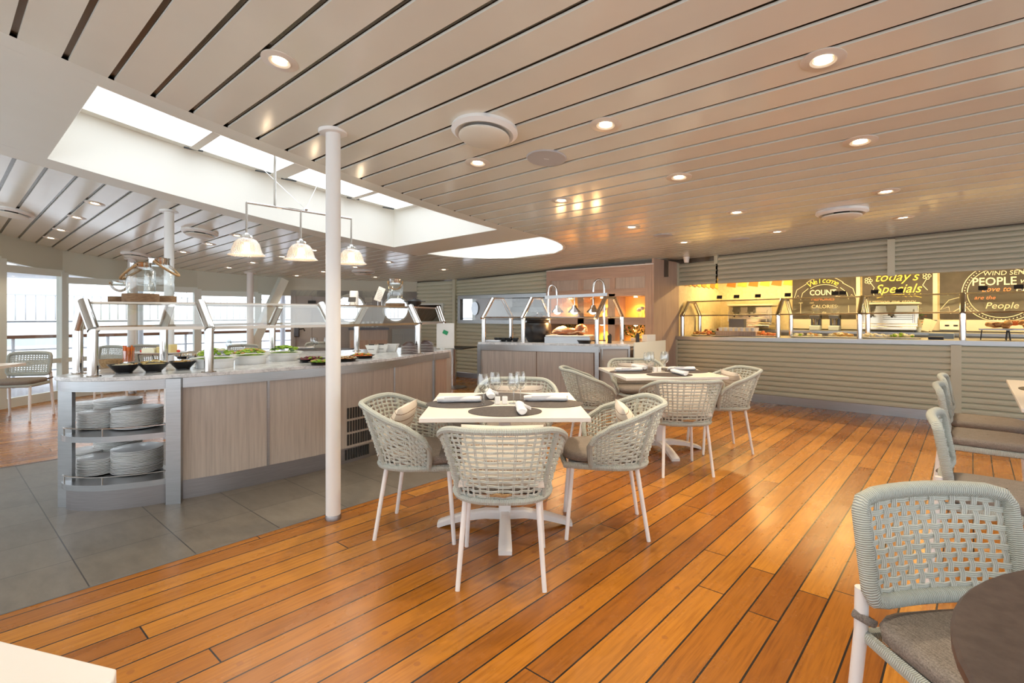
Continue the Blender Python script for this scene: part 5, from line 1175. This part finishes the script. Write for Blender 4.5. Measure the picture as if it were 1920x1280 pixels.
text_obj('WIND SEN', .09, 'chalk', b3, -.2, .66, .1); text_obj('PEOPLE', .16, 'chalk', b3, -.30, .54, 0, sx=.9, off=.002); text_obj('who', .11, 'chalk', b3, .06, .54, .3); text_obj('Love to', .10, 'org', b3, -.28, .43, .35); text_obj('EAT', .13, 'chalk', b3, .04, .42, 0)
text_obj('are the', .08, 'org', b3, -.40, .31, .3); text_obj('best', .09, 'chalk', b3, .2, .29, .3); text_obj('People', .13, 'chalk', b3, -.22, .19, .25)
strokes(b3, [[(-.62, .34), (-.80, .28), (-.90, .14), (-.80, .18), (-.78, .08), (-.62, .2)], [(.2, .30), (.38, .36), (.46, .24), (.36, .2), (.2, .14)]], 'chalk', .005)
# espresso machines, grinders and small things on the back counter
def espresso(x, label, w_=.78):
    t = thing('espresso_machine', label, 'coffee machine', (x, 9.98, 1.041), 0, 'espresso machines behind the bar'); y = -.22
    MB().box((0, 0, .26), (w_, .38, .30)).build('body', 'inox', t, bev=.015); MB().box((0, .0, .43), (w_+.03, .42, .035)).build('cup_tray', 'cream', t, bev=.01); MB().box((0, -.06, .055), (w_-.04, .46, .05)).build('drip_tray', 'inox', t, bev=.006); MB().box((0, y+.05, .125), (w_-.02, .03, .085)).build('front_panel', 'inox', t, bev=.004)
    for gx in (-w_*.3, w_*.05):
        g = MB().cyl((gx, y-.03, .25), (gx, y-.03, .31), .035, n=16).box((gx, y, .33), (.10, .1, .04)); g.build('brew_head', 'iron', t); MB().cyl((gx, y-.05, .255), (gx+.03, y-.19, .23), .014, n=10).build('portafilter', 'iron', t)
        MB().box((gx, y+.025, .375), (.13, .02, .05)).build('button_pad', 'iron', t, smooth=0)
    for gx in (-w_*.45, w_*.42): MB().tube([(gx, y, .34), (gx, y-.07, .30), (gx, y-.08, .14)], .006, 6).build('steam_wand', 'chrome', t)
    for k in range(5): MB().box((0.12, y+.031, .19+.028*k), (w_*.5, .006, .006)).build('vent_slat', 'iron', t, smooth=0)
    return t
espresso(-2.98, 'brass toned espresso machine in front of the yellow wall', .74); espresso(-.96, "brass toned espresso machine under the today's Specials chalkboard", .74)
def grinder(px, label):
    q = aty(px, 600, 9.9); t = thing('coffee_grinder', label, 'coffee grinder', (q.x, 9.95, 1.041), 0, 'coffee grinders behind the bar')
    MB().box((0, 0, .04), (.15, .22, .08)).build('base', 'sky', t, bev=.008); MB().box((0, .06, .17), (.15, .09, .2)).build('column', 'oven', t, bev=.008); MB().box((0, -.01, .225), (.15, .18, .07)).build('head', 'oven', t, bev=.01); MB().lathe([(0, .09), (.04, .09), (.045, .16), (.05, .19), (0, .19)], 16).build('brew_cup', 'chrome', t); MB().lathe([(.05, .26), (.065, .30), (.075, .40), (.07, .41), (0, .41)], 16).build('bean_hopper', 'jar', t); return t
grinder(1528, 'left coffee grinder below the Welcome chalkboard'); grinder(1564, 'right coffee grinder below the Welcome chalkboard')
def ab(px, y=8.75): q = aty(px, 600, y); return Vector((q.x, y, zbar(q.x)+.001))
sw = small('socket_plate', 'cream double socket plate under the round badge chalkboard', 'socket', MB().box((0, 0, 0), (.27, .012, .13)).box((-.05, -.008, 0), (.05, .006, .02), 0, 1).box((.05, -.008, 0), (.05, .006, .02), 0, 1), ['paper', 'iron'], (-.23, YW-.045, 1.14), 0, smooth=0)
# white cups rows, pastries, plates, baskets on the bar counter
cupm = MB().lathe([(0, 0), (.027, 0), (.034, .055), (.031, .055), (.025, .006), (0, .006)], 14).build('ramekin', 'ceramic', smooth=1); first = True
bx = ab(1385, 8.72); small('wooden_riser', 'low wooden crate carrying the rows of white ramekins on the bar', 'crate', MB().box((0, 0, .04), (.62, .34, .08)), 'wood2', tuple(bx), 0, bev=.004, smooth=0)
for j in range(3):
    for i in range(7):
        o = cupm if first else cupm.copy()
        if not first: col.objects.link(o)
        first = False; o.location = (bx.x-.25+.083*i, bx.y-.11+.1*j, bx.z+.082+.0*j); tag(o, 'white ramekin in the %s row on the wooden riser behind the bar glass' % ('front', 'middle', 'back')[j], 'ramekin', '%s row of white ramekins' % ('front', 'middle', 'back')[j])
def heap(px, y, r, h, label, mats, seed, name='pastry_heap', cat='pastries', n=26, base='ceramic', bits=.035, ell=1.5):
    q = ab(px, y); t = thing(name, label, cat, tuple(q)); MB().lathe([(0, 0), (r, 0), (r*1.08, .012), (0, .012)], 28, sx=ell).build('tray', base, t); rnd = random.Random(seed); f = MB()
    for k in range(n):
        a, s_ = rnd.uniform(0, 6.28), math.sqrt(rnd.random()); f.blob((s_*r*.85*ell*math.cos(a), s_*r*.85*math.sin(a), .02+h*(1-s_)*rnd.random()+.015), bits, bits*.7, bits*.55, k, 8, .2, rnd.randrange(len(mats)), rnd.uniform(0, 3))
    o = f.build('food', mats, t, smooth=1.2); o['kind'] = 'stuff'; return t
heap(1320, 8.75, .14, .09, 'heap of orange pastries at the left end of the bar', ['org', 'bread'], 1); heap(1348, 8.8, .13, .12, 'heap of dark berries and leaves left of the ramekins', ['beet', 'leafd', 'iron'], 2)
heap(1428, 8.7, .16, .05, 'tray of golden tarts right of the ramekins', ['bread', 'org'], 3); heap(1515, 8.6, .15, .04, 'flat tray of pale sandwiches below the left coffee grinder', ['cheese2', 'bread', 'leaf'], 4, bits=.03); heap(1575, 8.6, .14, .04, 'flat tray of wraps below the right coffee grinder', ['cheese2', 'slaw'], 5, bits=.03)
heap(1640, 8.6, .13, .05, 'tray of white rolls right of the third guard frame', ['cheese2', 'paper'], 6, bits=.03); heap(1693, 8.6, .12, .06, 'tray of pale food under the espresso machine', ['cheese2', 'leaf'], 7, bits=.028)
for k, (px, lab, mm) in enumerate(((1866, 'wire raised tray of sliced cake at the right end of the bar', ['bread', 'meat']), (1915, 'wire raised tray of golden croissants cut off by the right edge', ['org', 'bread']))):
    q = ab(px, 8.6); t = thing('raised_tray', lab, 'tray', tuple(q), 0, 'raised trays on the bar'); w_ = MB()
    for sx in (-.12, .12): w_.tube([(sx*1.1, -.1, 0), (sx, -.1, .12), (sx, .1, .12), (sx*1.1, .1, 0)], .005, 6)
    w_.build('wire_stand', 'iron', t); MB().box((0, 0, .13), (.30, .26, .02)).build('tray', 'ceramic', t, bev=.006); f = MB(); rnd = random.Random(k)
    for i in range(14): f.blob((rnd.uniform(-.12, .12), rnd.uniform(-.08, .08), .165+rnd.uniform(0, .03)*(k+1)), .05, .035, .028, i, 8, .15, rnd.randrange(2), rnd.uniform(0, 3))
    o = f.build('food', mm, t, smooth=1.2); o['kind'] = 'stuff'
for k, (px, lab, m_, s_) in enumerate(((1755, 'black low tray on the bar left of the fourth guard post', 'iron', (.15, .12, .035)), (1765, 'pale blue box on the bar behind the black tray', 'sky', (.26, .16, .07)))):
    small('serving_tray', lab, 'tray', MB().box((0, 0, s_[2]/2), s_), m_, tuple(ab(px, 8.5 if k == 0 else 8.95)), 0, bev=.004, smooth=0)
small('plate_stack', 'low stack of plates at the left of the bar counter', 'plate', MB().lathe([(0, 0), (.10, 0), (.16, .012), (.1, .008), (0, .006)], 28), 'ceramic', tuple(ab(1352, 8.42)), 0)
small('steel_canister', 'dark steel canister behind the berries on the bar', 'canister', MB().box((0, 0, .14), (.24, .14, .28)), 'oven', tuple(ab(1383, 9.0)), 0, bev=.006)
q = aty(1720, 600, 9.9); plant(q.x, 9.95, 1.041, 'orange flower arrangement right of the espresso machine', .12, .28, 'leafd', 50, 9, 'sky', fl='org')
q = aty(1737, 600, 9.75); small('wrapped_snacks', 'cream paper packets in a glass beside the flowers behind the bar', 'packets', MB().box((0, 0, .09), (.09, .07, .18), ry=.2).box((.06, 0, .08), (.06, .06, .16), ry=.4), 'cheese2', (q.x, 9.80, 1.06), 0, smooth=0)
# bar guard: frames in pairs with glass between
gb = thing('sneeze_guard', 'long brass tinted glass guard along the bar counter', 'sneeze guard', (-1.8, 8.7, .97)); gx = [-3.706, -2.14, -1.13, -.083, .95]; tops = []
for x in gx:
    zb2 = zbar(x); x = max(x, X0+.06); row = []
    for y, o in ((8.35, 1), (9.08, -1)):
        MB().cyl((x, y, zb2), (x, y, zb2+.345), .032, n=16).build('post', 'chrome', gb, True); lo = Vector((x, y-o*.03, zb2+.33)); hi = Vector((x, 8.715-o*.14, zb2+.565)); MB().cyl(lo, hi, .032, n=16).build('glass_clamp_tube', 'chrome', gb, True); row.append((lo, hi))
    MB().cyl(row[0][1], row[1][1], .018, n=10).build('ridge_bar', 'chrome', gb, True); tops.append(row)
for i in range(len(gx)-1):
    for k in (0, 1):
        l0, h0, l1, h1 = *tops[i][k], *tops[i+1][k]; MB().add([l0, l1, h1, h0], [(0, 1, 2, 3)]).build('glass_panel', 'guard', gb, True, smooth=0)
        MB().cyl(l0+Vector((0, 0, .01)), l1+Vector((0, 0, .01)), .008, n=8).build('edge_rail', 'rail2', gb, True)
    a, b = tops[i], tops[i+1]; MB().add([a[0][1], b[0][1], b[1][1], a[1][1]], [(0, 1, 2, 3)]).build('glass_shelf', 'guard', gb, True, smooth=0)
    MB().cyl(a[0][1]+Vector((0, 0, .01)), b[0][1]+Vector((0, 0, .01)), .010, n=8).build('shelf_edge', 'chrome', gb, True)
for k, (px, w_) in enumerate(((1349, 'first from the left'), (1381, 'second from the left'), (1421, 'third from the left'), (1477, 'just left of the Welcome board'), (1566, 'below the word Welcome'), (1580, 'right half of the Welcome board'), (1640, "under the flowers of the Specials board"), (1686, "under the word Specials"), (1843, 'inside the round chalk badge'), (1910, 'right of the round chalk badge'))):
    q = aty(px, 590, 8.58); t = card((q.x, 8.58, zbar(q.x)+.572), 'small black name card on the bar guard, '+w_, 'black cards on the bar guard', (.085, .055), 0)
# ---------------------------------------------------------------- ceiling fittings
def tilt_at(u, v):
    e = .05; n = Vector((-(zc(u+e, v)-zc(u-e, v))/(2*e), -(zc(u, v+e)-zc(u, v-e))/(2*e), 1)).normalized(); return n.to_track_quat('Z', 'Y').to_euler()
dlp = thing('recessed_downlight', 'x', 'ceiling light', (0, 0, 0))
MB().lathe([(.0, .006), (.038, .006), (.040, -.001), (.052, -.006), (.056, -.003), (.080, -.004), (.088, -.001), (.088, .004)], 36).build('bezel', 'trimring', dlp)
MB().lathe([(.0, -.001), (.033, -.001), (.036, .004), (0, .004)], 24).build('lamp_face', 'lamp', dlp, smooth=0)
def spot_data(e):
    ld = bpy.data.lights.new('downlight', 'SPOT'); ld.energy = e; ld.color = WARM; ld.spot_size = R(95); ld.spot_blend = .6; ld.shadow_soft_size = .03; return ld
dl_dim = spot_data(SPOT_W*.4)
lo = bpy.data.objects.new('downlight_light', spot_data(SPOT_W)); col.objects.link(lo); lo.parent = dlp; lo.location = (0, 0, -.012)
first = True
GX, GY = (-.48, -1.56, -2.59), (1.18, 2.57, 3.56, 4.77, 6.05)
rows_ = ('nearest', 'second', 'third', 'fourth', 'farthest'); cols_ = {-.48: 'right hand column', -1.56: 'middle column', -2.59: 'column beside the skylight', -6.8: 'column just left of the skylight', -7.75: 'second column left of the skylight', -8.8: 'third column left of the skylight', -9.8: 'column nearest the windows'}
LST = [(x, y) for x in GX for y in GY]+[(x, y) for x in (-6.8, -7.75, -8.8, -9.6) for y in (1.18,)]+[(x, y) for x in (-6.8, -7.75, -8.8, -9.8) for y in (2.57, 3.57, 4.8)]+[(-8.8, 5.9), (-6.86, 5.98)]
for x, y in LST:
    o = dlp if first else dup(dlp, (0, 0, 0)); first = False
    o.location = (x, y, zc(x, y)-.001); o.rotation_euler = tilt_at(x, y)
    cn = min(cols_, key=lambda c: abs(c-x)); rn = rows_[min(range(5), key=lambda i: abs(GY[i]-y))]
    o['label'] = 'round recessed ceiling downlight, %s of the %s' % (rn, cols_[cn]); o['group'] = 'recessed downlights'
    if x < -5:
        for ch in kids(o):
            if ch.type == 'LIGHT': ch.data = dl_dim
dfp = thing('air_diffuser', 'x', 'ceiling vent', (0, 0, 0))
MB().lathe([(.13, .01), (.195, .004), (.20, -.02), (.175, -.038), (.15, -.03), (.13, -.01)], 48).build('outer_ring', 'white', dfp); MB().lathe([(0, -.062), (.14, -.062), (.152, -.055), (.15, -.046), (0, -.046)], 48).build('centre_disc', 'flat', dfp); MB().cyl((0, 0, -.05), (0, 0, .01), .06, n=20).build('neck', 'iron', dfp)
for k, (px, py, lab) in enumerate(((909, 242, 'large round white air diffuser in the middle of the ceiling'), (1578, 395, 'round white air diffuser near the sage shutters at the right'), (375, 434, 'round air diffuser beyond the pole behind the salad bar'), (255, 476, 'round air diffuser above the windows behind the jars'), (22, 395, 'round air diffuser cut off by the left edge'), (681, 508, 'round air diffuser near the portholes'))):
    dx = (px-960)/F; d = 4.
    for _ in range(80): u, v = d*(C*dx-S), d*(S*dx+C); d = .7*d+.3*(zc(u, v)-EYE)/((HOR-py)/F)
    o = dfp if k == 0 else dup(dfp, (0, 0, 0)); o.location = (u, v, zc(u, v)); o.rotation_euler = tilt_at(u, v); o['label'] = lab; o['group'] = 'round air diffusers'
for k, (u, v, lab, r) in enumerate(((-2.13, 2.76, 'flat grey round speaker right of the large air diffuser', .135), (-2.55, 5.40, 'small grey ceiling disc above the shelving unit', .10), (-2.05, 6.34, 'small grey ceiling disc near the shutters', .12))):
    t = thing('ceiling_speaker', lab, 'speaker', (u, v, zc(u, v)), 0, 'flat grey ceiling discs'); t.rotation_euler = tilt_at(u, v); MB().lathe([(0, -.008), (r*.96, -.008), (r, -.003), (r, .004)], 40).build('grille', 'grey', t)
    if k == 0: MB().box((0, 0, -.0085), (.035, .007, .001), R(40)).build('badge', 'white', t, smooth=0)
q = aty(1287, 480, 7.9); t = thing('motion_sensor', 'small white sensor cup under the ceiling at the left end of the shutters', 'sensor', (q.x, 7.9, zc(q.x, 7.9))); MB().lathe([(0, -.09), (.035, -.09), (.05, -.0), (0, 0)], 20).build('housing', 'white', t)
# small wall fittings at the back left
def onwall(px, z, off=.03): q = A_+PD*ray_s(px)+PN*off; return Vector((q.x, q.y, z))
t = thing('wall_sign', 'small black sign high on the grey wall left of the white pole', 'sign', tuple(onwall(585, 1.56)), aD); MB().box((0, 0, 0), (.15, .02, .06)).build('plate', 'iron', t, smooth=0)
t = thing('wall_phone', 'dark wall mounted handset on the grey wall above the window tables', 'phone', tuple(onwall(557, .95, .06)), aD); MB().box((0, 0, 0), (.1, .09, .2)).build('housing', 'oven', t, bev=.02); MB().tube([(.05, -.03, .06), (.13, -.04, .07), (.15, -.04, .02)], .014, 8).build('handset', 'iron', t)
# under-pelmet lamps lighting the bar galley
for k, x in enumerate((-2.9, -1.6, -.3, 1.0, 2.2)):
    t = thing('bar_strip_light', 'warm strip light inside the bar above the shutters, %s from the left' % ('first', 'second', 'third', 'fourth', 'fifth')[k], 'ceiling light', (x, 9.45, 2.22), 0, 'warm strip lights inside the bar')
    MB().box((0, 0, 0), (.9, .08, .04)).build('housing', 'white', t, smooth=0); MB().box((0, 0, -.025), (.86, .05, .012)).build('tube', 'lamp', t, smooth=0)
    ld = bpy.data.lights.new('strip', 'AREA'); ld.shape = 'RECTANGLE'; ld.size = .86; ld.size_y = .06; ld.energy = 26; ld.color = (1, .66, .25); lo = bpy.data.objects.new('strip_light', ld); col.objects.link(lo); lo.parent = t; lo.location = (0, 0, -.04)
t = thing('galley_lamp', 'white lamp inside the galley behind the serving hatch', 'ceiling light', (-7.4, 8.4, 2.2)); MB().box((0, 0, 0), (1.2, .2, .05)).build('housing', 'white', t, smooth=0)
ld = bpy.data.lights.new('galley', 'AREA'); ld.shape = 'RECTANGLE'; ld.size = 1.1; ld.size_y = .18; ld.energy = 22; ld.color = (1, .95, .85); lo = bpy.data.objects.new('galley_light', ld); col.objects.link(lo); lo.parent = t; lo.location = (0, 0, -.03)
